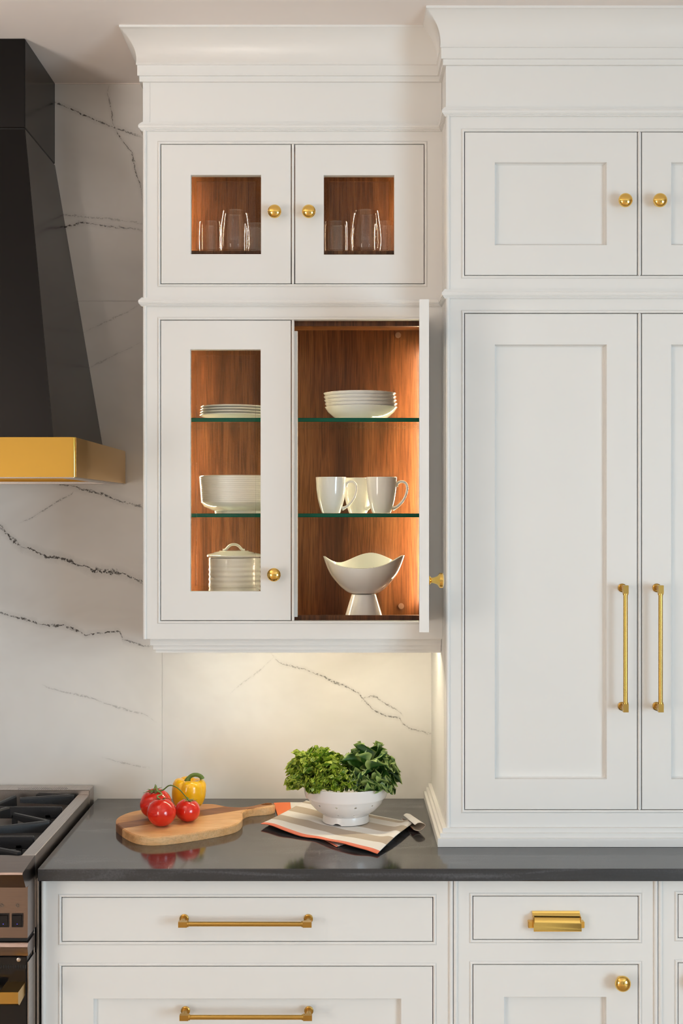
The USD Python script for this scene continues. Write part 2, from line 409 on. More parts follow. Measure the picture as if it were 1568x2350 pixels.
m = extrude(pl, .1); m.vertices = np.stack([RX1 + m.vertices[:, 2], m.vertices[:, 0], m.vertices[:, 1]], 1)
struct('wall_right', outward(m), 'wall_paint', 'pale wall at the right of the kitchen with a wide window', 'wall')
w = WIN_L
pl = Polygon([(RY, 0), (.2, 0), (.2, CEIL), (RY, CEIL)], [[(w['y0'], w['z0']), (w['y1'], w['z0']), (w['y1'], w['z1']), (w['y0'], w['z1'])]])
m = extrude(pl, .1); m.vertices = np.stack([RX0 - .1 + m.vertices[:, 2], m.vertices[:, 0], m.vertices[:, 1]], 1)
struct('wall_left', outward(m), 'wall_paint', 'pale wall at the left of the kitchen with a wide window', 'wall')
struct('wall_front', bx(RX0, RX1, RY - .1, RY, 0, CEIL), 'wall_paint', 'plain wall behind the camera', 'wall')
def window(n, along_y, a0, a1, z0, z1, at, label):
    t = thing(f'window_{n}', label, 'window', kind='structure')
    def bar(p0, p1, q0, q1):
        return bx(at - .03, at + .03, p0, p1, q0, q1) if along_y else bx(p0, p1, at - .03, at + .03, q0, q1)
    part(t, 'window_frame', cat(bar(a0, a0 + .06, z0, z1), bar(a1 - .06, a1, z0, z1), bar(a0, a1, z0, z0 + .06), bar(a0, a1, z1 - .06, z1)), 'white_trim')
    for k in (1, 2):
        c = a0 + (a1 - a0) * k / 3; part(t, 'mullion', bar(c - .025, c + .025, z0, z1), 'white_trim')
window(1, True, WIN_R['y0'], WIN_R['y1'], WIN_R['z0'], WIN_R['z1'], RX1 + .03, 'white framed window in the right wall')
window(2, True, WIN_L['y0'], WIN_L['y1'], WIN_L['z0'], WIN_L['z1'], RX0 - .03, 'white framed window in the left wall')

wall = thing('wall_back', 'kitchen wall faced with polished white marble slabs with dark veins', 'wall', kind='structure')
part(wall, 'wall_core', bx(RX0, RX1, .012, .2, 0, CEIL), 'grout')
jz, jx, g_ = V(690, 0), U(372, 0), .0002
for (x0, x1, z0, z1) in [(RX0, U(372, 0) - g_, 0.5, jz - g_), (jx + g_, RX1, 0.5, jz - g_), (RX0, RX1, jz + g_, V(192.5, 0))]:
    part(wall, 'marble_slab', bx(x0, x1, 0, .0118, z0, z1, .0004), 'marble')
part(wall, 'sealant', bx(RX0, RX1, -.001, .0118, V(192.5, 0), CEIL), 'ceiling_paint')

for (x, y, where) in PENDANTS:
    pd = thing('pendant_lamp', f'shallow brass bowl pendant that lights the ceiling, outside the picture to the {where}', 'pendant lamp', (x, y, 2.05))
    part(pd, 'bowl', lathe([(0, -.075), (.06, -.072), (.12, -.055), (.17, -.020), (.19, .010), (.186, .010), (.166, -.018), (.117, -.050), (.058, -.066), (0, -.069)], 48), 'aged_brass', smooth=35, local=True)
    part(pd, 'glowing_disc', lathe([(0, -.0188), (.160, -.0188), (.160, -.0208), (0, -.0208)], 40), 'bowl_' + where, local=True)
    part(pd, 'stem', cyl((0, 0, -.018), (0, 0, CEIL - 2.05), .006, 12), 'aged_brass', local=True)

# ------------------------------------------------------------------ cabinets
UD, TD, BD = .35, .46, .62            # depth of the wall cabinets', the tall cabinets' and the base cabinets' faces
XL, XT = U(328, UD), .230             # left side of the wall cabinets; left side of the tall cabinets
XE = 1.62                              # right end of the tall cabinets and of the worktop
PATH = [(XL, -.001), (XL, -UD), (XT, -UD), (XT, -TD), (XE, -TD)]
Z_BELT1, Z_BELT2 = 2.128, 2.5285

def belt_profile(zc):
    s = [(.0, -.0105), (.0030, -.0105), (.0030, -.0088), (.0048, -.0088), (.0048, -.0068), (.0066, -.0068), (.0066, -.0044), (.0082, -.0044), (.0092, -.0020), (.0096, 0)]
    up = [(p, -z) for p, z in reversed(s[:-1])]
    return [(p, zc + z) for p, z in [(-.004, -.0105)] + s + up + [(-.004, .0105)]]
CROWN = [(-.004, 2.630), (.007, 2.630), (.007, 2.6425), (.0112, 2.6425), (.0112, 2.6655), (.0140, 2.667)] + \
        [(.0138 - .0035 * math.sin(PI * t * .9) * (1 - t) + .031 * t ** 2.2, 2.667 + .0725 * (t * .75 + .25 * math.sin(PI * t / 2))) for t in np.linspace(.08, 1, 14)] + \
        [(.0466, 2.7400), (.0466, CEIL), (-.004, CEIL)]
def bead_prof():
    return [(0, -.02), (0, -.0008), (.0008, -.0008), (.0010, 0)] + [(.0042 - .0027 * math.cos(a), .0020 * math.sin(a)) for a in np.linspace(.25, PI - .25, 6)] + [(.0072, -.0006), (.0072, -.02)]
BW = .0072
def corner_bead(x, d, z0, z1, side):
    """a half-round bead that runs up the corner of a face; side -1 at the left end, 1 at the right"""
    pr = [(0, 0)] + [(.0045 + .0045 * math.cos(a), -.0042 * math.sin(a) - .0006) for a in np.linspace(PI, 0, 9)] + [(.009, .012), (0, .012)]
    poly = Polygon([(x + p if side < 0 else x - p, -d + q) for p, q in pr])
    m = extrude(poly.buffer(0), z1 - z0); m.apply_translation((0, 0, z0)); return m

def face_frame(d, x0, x1, z0, z1, holes, t=.02):
    return front(Polygon([(x0, z0), (x1, z0), (x1, z1), (x0, z1)], [[(a, c), (b, c), (b, e), (a, e)] for a, b, c, e in holes]), -d, -d + t)

def door_stop(o):
    return ring(o[0] - .006, o[1] + .006, o[2] - .006, o[3] + .006, [(0, 0), (.017, 0), (.017, -.010), (0, -.010)], -UD + .0225)

def rect(px0, px1, py0, py1, d): return (U(px0, d), U(px1, d), V(py1, d), V(py0, d))
GAP = .0014
def knob_mesh(x, d, z, r=.0155, axis_deg=0):
    p = [(0, .0), (.0075, .0), (.0085, .002), (.0070, .006), (.0062, .012), (.0085, .0165)] + [(r * math.cos(a) , .0245 + r * .62 * math.sin(a)) for a in np.linspace(-.75, PI / 2, 12)]
    m = lathe(p, 40); m.apply_transform(trimesh.transformations.rotation_matrix(PI / 2, (1, 0, 0))); m.apply_translation((x, -d, z))
    return m
def turned_knob(x, d, z):
    p = [(0, 0), (.0095, 0), (.0095, .002), (.0058, .005), (.0060, .010), (.0090, .0175), (.0150, .0215), (.0158, .0225), (.0158, .0285), (.0145, .0295), (.010, .0312), (0, .032)]
    m = lathe(p, 40); m.apply_transform(trimesh.transformations.rotation_matrix(PI / 2, (1, 0, 0))); m.apply_translation((x, -d, z))
    return m
def bar_pull(p0, p1, stand, r=.0048):
    """a round bar between two square end blocks on posts; p0 and p1 are the rosettes' centres on the door"""
    p0, p1 = np.array(p0, float), np.array(p1, float); ax = (p1 - p0) / np.linalg.norm(p1 - p0); out = np.array([0, -1.0, 0]); sd = np.cross(ax, out)
    ms = [cyl(p0 + ax * .009 + out * stand, p1 - ax * .009 + out * stand, r, 16)]
    for p, s in ((p0, 1), (p1, -1)):
        ms += [cyl(p, p + out * .003, .0095, 28), cyl(p + out * .003, p + out * .0045, .0095, 28, .0075), cyl(p + out * .004, p + out * (stand - .004), .0052, 16)]
        c = p + out * stand
        q = [c + ax * a * s + sd * b * .0056 + out * e * .0056 for a in (-.0075, .0105) for b in (-1, 1) for e in (-1, 1)]
        ms.append(hullmesh(q)); ms.append(cyl(c + ax * s * .0105, c + ax * s * .0135, r * 1.25, 16))
    return cat(ms)

def shaker_door(parent, name, r, recess, d, depth=.012, label=None, xf=None):
    """a framed door with a recessed panel, flush with the face d. r: opening rectangle; recess: panel rectangle or None"""
    x0, x1, z0, z1 = r[0] + GAP, r[1] - GAP, r[2] + GAP, r[3] - GAP
    c = .0008
    if recess is None:
        return part(parent, name, bx(x0, x1, -d, -d + .02, z0, z1, c), 'paint', label)
    a = (recess[0] - x0, x1 - recess[1], recess[2] - z0, z1 - recess[3])
    v, outer, inner = [], (x0, x1, z0, z1), recess
    def loop(t, h, q): return [(q[0] + t, -d - h, q[2] + t), (q[1] - t, -d - h, q[2] + t), (q[1] - t, -d - h, q[3] - t), (q[0] + t, -d - h, q[3] - t)]
    v = loop(0, -.02, outer) + loop(0, -c, outer) + loop(c, 0, outer) + loop(-c, 0, inner) + loop(0, -c, inner) + loop(.0015, -depth * .8, inner) + loop(.004, -depth, inner) + loop(.004, -.02, inner)
    m = outward(trimesh.Trimesh(np.array(v), grid_faces(8, 4, True, True), process=False))
    o = part(parent, name, m, 'paint', label)
    part(o, 'panel', bx(inner[0] + .002, inner[1] - .002, -d + depth + .0001, -d + .0195, inner[2] + .002, inner[3] - .002), 'paint')
    return o

def glass_door(parent, r, pr, d, label=None, xf=lambda m: m, knob=None, knob_fn=None):
    x0, x1, z0, z1 = r[0] + GAP, r[1] - GAP, r[2] + GAP, r[3] - GAP; c = .0008
    def loop(t, h, q): return [(q[0] + t, -d - h, q[2] + t), (q[1] - t, -d - h, q[2] + t), (q[1] - t, -d - h, q[3] - t), (q[0] + t, -d - h, q[3] - t)]
    v = loop(0, -.02, (x0, x1, z0, z1)) + loop(0, -c, (x0, x1, z0, z1)) + loop(c, 0, (x0, x1, z0, z1)) + loop(-c, 0, pr) + loop(0, -c, pr) + loop(0, -.02, pr)
    o = part(parent, 'door', xf(outward(trimesh.Trimesh(np.array(v), grid_faces(6, 4, True, True), process=False))), 'paint', label)
    b = .0125
    part(o, 'glass_pane', xf(bx(pr[0] + b, pr[1] - b, -d + .0085, -d + .0125, pr[2] + b, pr[3] - b)), 'pane_glass')
    bev = [(0, -.0125), (0, -.0108), (b, -.0085), (b, -.0125)]
    part(o, 'bevel', xf(ring(pr[0], pr[1], pr[2], pr[3], bev, -d)), 'bevel_glass')
    if knob: part(o, 'knob', xf(knob_fn(*knob)), 'brass', smooth=35)
    return o

# --- wall cabinet with the display shelves
c1 = thing('display_cabinet', 'white wall cabinet with walnut interior, glass shelves and one door standing open', 'cabinet', (0, 0, 1.3575))
zb, zt = V(1465.5, UD), Z_BELT1
openl = rect(368, 669, 733, 1424, UD); openr = rect(676, 975, 733, 1424, UD); opn = (openl[0], openr[1], openl[2], openl[3])
hole = (opn[0] - BW, opn[1] + BW, opn[2] - BW, opn[3] + BW)
part(c1, 'face_frame', face_frame(UD, XL + .009, XT, zb, zt, [hole]), 'paint')
part(c1, 'corner_bead', corner_bead(XL, UD, zb, zt, -1), 'paint', smooth=40)
part(c1, 'opening_bead', ring(*hole, bead_prof(), -UD), 'paint')
part(c1, 'centre_stile', cat(bx(openl[1] + .0006, openr[0] - .0006, -UD - .0012, -UD + .02, opn[2], opn[3], .0015), bx(openl[1] + .001, U(683.5, UD - .03), -UD + .0205, -UD + .045, V(1414, UD - .03), V(760, UD - .03))), 'paint')
part(c1, 'side_panel', bx(XL, XL + .016, -UD + .012, -.001, zb, zt), 'paint'); part(c1, 'side_panel', bx(XT - .016, XT - .0005, -UD + .021, -.001, zb, zt), 'paint')
IX0, IX1, IZ0, IZ1 = XL + .0165, XT - .0165, 1.383, 2.110
part(c1, 'back_board', bx(IX0, IX1, -.02, -.002, zb, zt), 'walnut', 'dark walnut back of the shelves')
part(c1, 'side_lining', bx(IX0, IX0 + .004, -UD + .034, -.0205, IZ0, IZ1), 'walnut'); part(c1, 'side_lining', bx(IX1 - .004, IX1, -UD + .034, -.0205, IZ0, IZ1), 'walnut')
part(c1, 'door_stop', door_stop(opn), 'walnut')
part(c1, 'top_board', bx(IX0, IX1, -UD + .021, -.0205, IZ1, zt - .001), 'walnut')
part(c1, 'bottom_board', bx(IX0, IX1, -UD + .021, -.0205, zb + .001, IZ0), 'walnut')
part(c1, 'light_channel', bx(IX0 + .03, IX1 - .02, -.125, -.105, IZ1 - .003, IZ1 + .0005), 'channel', 'tan light channel under the cabinet top')
for px, py in ((914, 768), (921, 1390)):
    p = [(U(px, .02), V(py, .02))][0]
    mm = cyl((p[0], -.0198, p[1]), (p[0], -.0225, p[1]), .0072, 24); part(c1, 'dowel_cap', mm, 'plug', smooth=40)
SH = .2925
for z0, z1 in ((V(967, SH), V(958, SH)), (V(1186, SH), V(1177.5, SH))):
    s = part(c1, 'glass_shelf', bx(IX0 + .005, IX1 - .005, -SH + .0022, -.022, z0, z1), 'shelf_glass')
    part(s, 'edge', bx(IX0 + .005, IX1 - .005, -SH, -SH + .002, z0, z1, .0008), 'glass_edge', 'green polished edge of the shelf')
for x in (IX0 + .0045, IX1 - .0075):
    part(c1, 'led_strip', bx(x, x + .003, -.058, -.046, IZ0 + .03, IZ1 - .05), 'led_warm', 'warm light strip set in the cabinet side')
RAIL = [(-.03, zb), (-.0145, zb), (-.0145, V(1480, UD - .015)), (-.0205, V(1480, UD - .02)), (-.0205, V(1490, UD - .02)), (-.0255, V(1490, UD - .025)), (-.0255, V(1497, UD - .025)), (-.04, V(1497, UD - .025)), (-.04, zb)]
RAIL = [(-.04, zb - .0002), (-.0145, zb - .0002)] + RAIL[2:8]
part(c1, 'light_rail', mould([(XL, -.001), (XL, -UD), (XT - .0008, -UD)], RAIL), 'paint', 'stepped moulding under the cabinet')
part(c1, 'base_board', bx(XL + .0405, XT - .001, -UD + .0405, -.003, zb - .012, zb - .0005), 'paint')
part(c1, 'led_strip', bx(-.34, .20, -.262, -.250, zb - .0165, zb - .0125), 'led_under', 'warm light strip under the cabinet')
kz = V(1317, UD)
glass_door(c1, openl, rect(437, 598, 801, 1356, UD), UD, 'closed glass door of the display cabinet', knob=(U(629, UD + .02), UD, kz), knob_fn=knob_mesh)
hx = openr[1] - .002; DOOR_DX = .0095
pr = rect(437, 598, 801, 1356, UD); wgap = openl[0] - pr[0]
mir = (openr[0] + (openl[1] - pr[1]), openr[1] - (pr[0] - openl[0]), pr[2], pr[3])
glass_door(c1, openr, mir, UD, 'glass door standing open at right angles', xf=lambda m: spin(spin(m, (hx, -UD, 0), 86.6), (0, 0, 0), 0).apply_translation((DOOR_DX, 0, 0)),
           knob=(openr[0] + .036, UD, kz), knob_fn=turned_knob)

# --- stacked cabinet with the glasses
c2 = thing('top_cabinet', 'small white wall cabinet with two square glass doors under the crown moulding', 'cabinet', (0, 0, Z_BELT1))
z0, z1 = Z_BELT1 + .0003, Z_BELT2
ol, orr = rect(368.5, 669, 329.5, 651, UD), rect(676, 974.5, 329.5, 651, UD)
opn = (ol[0], orr[1], ol[2], ol[3]); hole = (opn[0] - BW, opn[1] + BW, opn[2] - BW, opn[3] + BW)
part(c2, 'face_frame', face_frame(UD, XL + .009, XT, z0, z1, [hole]), 'paint')
part(c2, 'corner_bead', corner_bead(XL, UD, z0, z1, -1), 'paint', smooth=40)
part(c2, 'opening_bead', ring(*hole, bead_prof(), -UD), 'paint')
part(c2, 'centre_stile', bx(ol[1] + .0006, orr[0] - .0006, -UD - .0012, -UD + .02, opn[2], opn[3], .0015), 'paint')
part(c2, 'side_panel', bx(XL, XL + .016, -UD + .012, -.001, z0, CEIL - .002), 'paint'); part(c2, 'side_panel', bx(XT - .016, XT - .0005, -UD + .021, -.001, z0, z1), 'paint')
J0, J1 = 2.250, V(318, UD) + .03
part(c2, 'back_board', bx(IX0, IX1, -.02, -.002, z0, z1), 'walnut', 'walnut back of the cabinet')
part(c2, 'side_lining', bx(IX0, IX0 + .004, -UD + .034, -.0205, J0, J1), 'walnut'); part(c2, 'side_lining', bx(IX1 - .004, IX1, -UD + .034, -.0205, J0, J1), 'walnut')
part(c2, 'door_stop', door_stop(opn), 'walnut')
part(c2, 'top_board', bx(IX0, IX1, -UD + .021, -.0205, J1, z1), 'walnut')
part(c2, 'bottom_board', bx(IX0, IX1, -UD + .021, -.0205, J0 - .018, J0), 'walnut')
for x in (IX0 + .0045, IX1 - .0075):
    part(c2, 'led_strip', bx(x, x + .003, -.058, -.046, J0 + .03, J1 - .04), 'led_warm', 'warm light strip set in the cabinet side')
part(c2, 'frieze', bx(XL + .0165, XT - .0005, -UD, -UD + .018, z1 + .0002, CEIL - .001), 'paint')
part(c2, 'frieze', bx(XL, XL + .0162, -UD, -UD + .0118, z1 + .0002, CEIL - .001), 'paint')
part(c2, 'belt_moulding', mould(PATH, belt_profile(Z_BELT1), 0, 2), 'paint')
part(c2, 'belt_moulding', mould(PATH, belt_profile(Z_BELT2), 0, 2), 'paint')
part(c2, 'crown_moulding', mould(PATH, CROWN, 0, 2), 'paint', smooth=25)
for r, p, kx in ((ol, rect(438, 599, 400.5, 582, UD), 630.5), (orr, rect(743.5, 905, 401, 583, UD), 709)):
    glass_door(c2, r, p, UD, knob=(U(kx, UD + .02), UD, V(485, UD + .02)), knob_fn=knob_mesh)

# --- tall cabinets standing on the worktop
def pair_cabinet(t, d, z0, z1, y0, y1, ry0, ry1, mid=(1464, 1472.5)):
    l = rect(1066, mid[0], y0, y1, d); r = rect(mid[1], 1870, y0, y1, d)
    opn = (l[0], r[1], l[2], l[3]); hole = (opn[0] - BW, opn[1] + BW, opn[2] - BW, opn[3] + BW)
    part(t, 'face_frame', face_frame(d, XT + .009, XE, z0, z1, [hole]), 'paint')
    part(t, 'corner_bead', corner_bead(XT, d, z0, z1, -1), 'paint', smooth=40)
    part(t, 'opening_bead', ring(*hole, bead_prof(), -d), 'paint')
    part(t, 'centre_stile', bx(l[1] + .0006, r[0] - .0006, -d - .0014, -d + .02, opn[2], opn[3], .002), 'paint')
    part(t, 'side_panel', bx(XT, XT + .018, -d + .050, -.001, z0, z1), 'paint')
    part(t, 'side_stile', bx(XT + .0006, XT + .018, -d + .0125, -d + .0485, z0, z1, .001), 'paint')
    part(t, 'back_board', bx(XT + .0185, XE, -d + .03, -d + .035, z0 + .001, z1 - .001), 'dark_gap')
    return l, r, rect(1136.5, 1392.5, ry0, ry1, d), rect(1541.5, 1800, ry0, ry1, d)

c3 = thing('tall_cabinet', 'tall white cabinet on the worktop with two long panelled doors and bar handles', 'cabinet', (XT, 0, COUNTER))
l, r, pl_, pr_ = pair_cabinet(c3, TD, COUNTER + .0003, Z_BELT1, 717.5, 1858, 790, 1787)
hz0, hz1 = V(1619.5, TD), V(1348, TD)
for rr, pp, px in ((l, pl_, 1428), (r, pr_, 1507.5)):
    o = shaker_door(c3, 'door', rr, pp, TD)
    part(o, 'bar_handle', bar_pull((U(px, TD), -TD, hz1), (U(px, TD), -TD, hz0), .035), 'aged_brass', 'brass bar handle', smooth=35)
b0 = COUNTER + .0004
BASE = [(-.002, b0), (.0195, b0), (.0195, V(1924, .4795)), (.0185, V(1924, .4795) + .0008), (.0137, V(1924, .4795) + .0008), (.0137, V(1911.8, .473)), (.0129, V(1911.8, .473) + .0008),
        (.0080, V(1911.8, .473) + .0008), (.0080, V(1900, .468)), (.0070, V(1900, .468) + .0008), (-.002, V(1900, .468) + .0008)]
part(c3, 'base_moulding', mould([(XT, -.001), (XT, -TD), (XE, -TD)], BASE), 'paint', 'stepped skirting round the foot of the cabinet')

c4 = thing('over_cabinet', 'white cabinet with two panelled doors at the top right under the crown moulding', 'cabinet', (XT, 0, Z_BELT1))
l, r, pl_, pr_ = pair_cabinet(c4, TD, Z_BELT1 + .0003, Z_BELT2, 301, 631.5, 371.5, 561)
for rr, pp, px in ((l, pl_, 1435), (r, pr_, 1514.5)):
    o = shaker_door(c4, 'door', rr, pp, TD)
    part(o, 'knob', knob_mesh(U(px, TD + .02), TD, V(459.5, TD + .02)), 'brass', smooth=35)
part(c4, 'frieze', bx(XT, XE, -TD, -TD + .018, Z_BELT2 + .0002, CEIL - .001), 'paint')
part(c4, 'frieze', bx(XT, XT + .018, -TD + .0182, -.001, Z_BELT2 + .0002, CEIL - .001), 'paint')
part(c4, 'belt_moulding', mould(PATH, belt_profile(Z_BELT1), 2, 4), 'paint')
part(c4, 'belt_moulding', mould(PATH, belt_profile(Z_BELT2), 2, 4), 'paint')
part(c4, 'crown_moulding', mould(PATH, CROWN, 2, 4), 'paint', smooth=25)

# --- worktop
CT = .651; CTX = U(86, CT)
ct = thing('worktop', 'polished black stone worktop running along under the cabinets', 'worktop', (0, 0, COUNTER))
def top_slab(x0, x1): return bx(x0, x1, -CT, -.0005, COUNTER - .0255, COUNTER, .0012)
part(ct, 'slab', top_slab(CTX, XE), 'soapstone')
part(ct, 'front_edge', bx(CTX + .0012, XE, -CT - .0004, -CT + .0003, COUNTER - .0243, COUNTER - .0012), 'soapstone_edge', 'honed front edge of the worktop')

# --- base cabinets
zb_, zt_ = .10, COUNTER - .0262
def base_cabinet(name, label, px0, px1, openings):
    x0, x1 = U(px0, BD), U(px1, BD)
    t = thing(name, label, 'cabinet', (x0, 0, 0))
    holes = [(a - BW, b + BW, c - BW, e + BW) for a, b, c, e in openings]
    part(t, 'face_frame', face_frame(BD, x0 + .009, x1 - .009, zb_, zt_, holes), 'paint')
    part(t, 'corner_bead', corner_bead(x0, BD, zb_, zt_, -1), 'paint', smooth=40); part(t, 'corner_bead', corner_bead(x1, BD, zb_, zt_, 1), 'paint', smooth=40)
    for h in holes: part(t, 'opening_bead', ring(*h, bead_prof(), -BD), 'paint')
    part(t, 'side_panel', bx(x0 + .0005, x0 + .016, -BD + .0125, -.01, zb_, zt_), 'paint'); part(t, 'side_panel', bx(x1 - .016, x1 - .0005, -BD + .0125, -.01, zb_, zt_), 'paint')
    part(t, 'back_board', bx(x0 + .0165, x1 - .0165, -BD + .04, -BD + .045, zb_ + .001, zt_ - .001), 'dark_gap')
    part(t, 'toe_kick', bx(x0 + .002, x1 - .002, -BD + .07, -BD + .085, .0005, zb_ - .0005), 'paint')
    return t
o1, o2 = rect(141, 994.5, 2058, 2160.5, BD), rect(141, 994.5, 2216, 2560, BD); o3 = (o2[0], o2[1], .13, o2[2] - .05)
b1 = base_cabinet('drawer_cabinet', 'wide white base cabinet of drawers next to the range', 95, 1040, [o1, o2, o3])
d1 = shaker_door(b1, 'drawer', o1, None, BD)
part(d1, 'bar_handle', bar_pull((U(423, BD), -BD, V(2107, BD)), (U(708, BD), -BD, V(2107, BD)), .036), 'aged_brass', 'brass bar handle', smooth=35)
d2 = shaker_door(b1, 'drawer', o2, rect(215, 920.5, 2291.5, 2485, BD), BD)
part(d2, 'bar_handle', bar_pull((U(426, BD), -BD, V(2318, BD)), (U(709, BD), -BD, V(2318, BD)), .036), 'aged_brass', 'brass bar handle', smooth=35)
shaker_door(b1, 'drawer', o3, (o3[0] + .067, o3[1] - .067, o3[2] + .067, o3[3] - .067), BD)

o1, o2 = rect(1085, 1466, 2055, 2156, BD), rect(1085, 1466, 2212, 2640, BD); o2 = (o2[0], o2[1], .13, o2[3])
b2 = base_cabinet('base_cabinet', 'narrow white base cabinet with a cup handle drawer over a knobbed door', 1041, 1510, [o1, o2])
d1 = shaker_door(b2, 'drawer', o1, None, BD)
cx0, cx1, cz0, cz1 = U(1222, BD + .005), U(1331, BD + .005), V(2128, BD + .02), V(2090, BD + .003)
cup = [(0, cz1), (.004, cz1)] + [(.004 + .020 * math.sin(a), cz1 - .004 - .021 * (1 - math.cos(a))) for a in np.linspace(.1, PI / 2, 9)] + [(.0262, cz0 - .002), (.0262, cz0 - .006), (.0225, cz0 - .006), (.0215, cz0)] + \
      [(.002 + .0195 * math.sin(a), cz1 - .006 - .020 * (1 - math.cos(a))) for a in np.linspace(PI / 2, .1, 9)] + [(0, cz1 - .006)]
pc = Polygon(cup).buffer(0)
m = extrude(pc if pc.geom_type == 'Polygon' else max(pc.geoms, key=lambda q: q.area), cx1 - cx0); v = m.vertices.copy(); m.vertices = np.stack([cx0 + v[:, 2], -BD - v[:, 0], v[:, 1]], 1)
ends = [bx(x, x + .0022, -BD - .0235, -BD, cz0 - .002, cz1 - .006, .001) for x in (cx0, cx1 - .0022)]
ears = [bx(cx0 - .0095, cx0 + .001, -BD - .014, -BD, V(2127, BD + .007), V(2112, BD + .007), .0012), bx(cx1 - .001, cx1 + .0085, -BD - .014, -BD, V(2127, BD + .007), V(2112, BD + .007), .0012)]
part(d1, 'cup_handle', cat(outward(m), *ends, *ears), 'brass', 'polished brass cup handle', smooth=30)
d2 = shaker_door(b2, 'door', o2, (U(1158, BD), U(1391.5, BD), o2[2] + .066, V(2287.5, BD)), BD)
part(d2, 'knob', knob_mesh(U(1424, BD), BD, V(2247, BD), .0165), 'brass', smooth=35)
o1, o2 = rect(1556, 1940, 2051, 2152, BD), rect(1556, 1940, 2208, 2640, BD); o2 = (o2[0], o2[1], .13, o2[3])
b3 = base_cabinet('base_cabinet', 'white base cabinet cut off by the right edge of the picture', 1511, 1984, [o1, o2])
shaker_door(b3, 'drawer', o1, None, BD)
d2 = shaker_door(b3, 'door', o2, (U(1629, BD), U(1867, BD), o2[2] + .066, V(2284, BD)), BD)
part(d2, 'knob', knob_mesh(U(1597, BD), BD, V(2247, BD), .0165), 'brass', smooth=35)

# ------------------------------------------------------------------ range hood
hd = thing('range_hood', 'black tapered range hood with a polished brass band over the range', 'range hood', (-1.16, 0, 1.72))
HC = -1.16; hx1, hd1 = -.733 - HC, .313; kx1, kd1 = -.6075 - HC, .576; bx1, bd1 = -.552 - HC, .622
part(hd, 'chimney_cover', bx(HC - hx1, HC + hx1, -hd1, -.001, 2.5375, CEIL, .002), 'hood_metal')
zk0, zk1 = 1.795, 2.5345
pts = [(HC + s * x, y, z) for s in (-1, 1) for x, y, z in ((kx1, -kd1, zk0), (kx1, -.001, zk0), (hx1, -hd1, zk1), (hx1, -.001, zk1))]
part(hd, 'canopy', hullmesh(pts), 'hood_metal')
part(hd, 'seam', bx(HC - hx1 + .003, HC + hx1 - .003, -hd1 + .003, -.002, 2.5340, 2.5380), 'dark_gap')
bz0, bz1 = 1.7195, 1.8035
cs = Polygon([(HC - bx1, -bd1), (HC + bx1, -bd1), (HC + bx1, -.001), (HC - bx1, -.001)]).buffer(-.006).buffer(.006, quad_segs=6).intersection(sbox(-9, -9, 9, -.001))
inn = sbox(HC - bx1 + .035, -bd1 + .035, HC + bx1 - .035, -.04)
band = extrude(cs.difference(sbox(HC - bx1 + .004, -bd1 + .004, HC + bx1 - .004, -.02)), bz1 - bz0 - .002); band.apply_translation((0, 0, bz0 + .001))
part(hd, 'brass_band', band, 'band_brass', 'polished brass band round the bottom of the hood', smooth=25)
lid = extrude(cs.buffer(-.0012), .0035); lid.apply_translation((0, 0, bz1 - .0035)); part(hd, 'band_top', lid, 'band_brass')
low = extrude(cs.buffer(-.0045).difference(inn), .006); low.apply_translation((0, 0, bz0 - .001)); part(hd, 'liner', low, 'steel')
part(hd, 'filter', bx(inn.bounds[0], inn.bounds[2], inn.bounds[1], inn.bounds[3], bz0 + .02, bz0 + .03), 'steel')

# ------------------------------------------------------------------ range
RX = -.6325; RL = -1.69
rg = thing('range', 'stainless steel gas range with black grates at the left edge', 'range', (-1.16, 0, 0))
part(rg, 'body', bx(RL, RX - .0035, -.628, -.004, .12, .888, .002), 'steel')
part(rg, 'side_flange', bx(RX - .0005, RX + .0045, -.6255, -.60, .12, .8885, .0008), 'steel')
part(rg, 'cooktop_pan', bx(RL + .03, RX - .0285, -.636, -.072, .889, .900), 'steel_pan')
part(rg, 'side_trim', bx(RX - .0285, RX, -.638, -.0705, .8885, .940, .0015), 'steel', 'brushed steel edge of the cooktop')
part(rg, 'side_trim', bx(RL, RL + .0285, -.638, -.0705, .8885, .940, .0015), 'steel')
guard = mani(bx(RL, RX + .0008, -.070, -.012, .889, .9515, .0012))
hole_list = []
for k in range(26):
    px = 152 - k * 4.4
    for q, py in ((0, 1806.2), (1, 1808.6), (0, 1810.6)):
        x, y = on_plane(px + (2.2 if q else 0), py, .9515)
        hole_list.append(mani(cyl((x, y, .94), (x, y, .96), .0019, 8)))
part(rg, 'back_guard', guard - m3.Manifold.batch_boolean(hole_list, m3.OpType.Add), 'steel', 'low rear guard with punched vent holes')
part(rg, 'vent_liner', bx(-1.1, -.72, -.062, -.020, .9360, .9372), 'dark_gap') if False else None
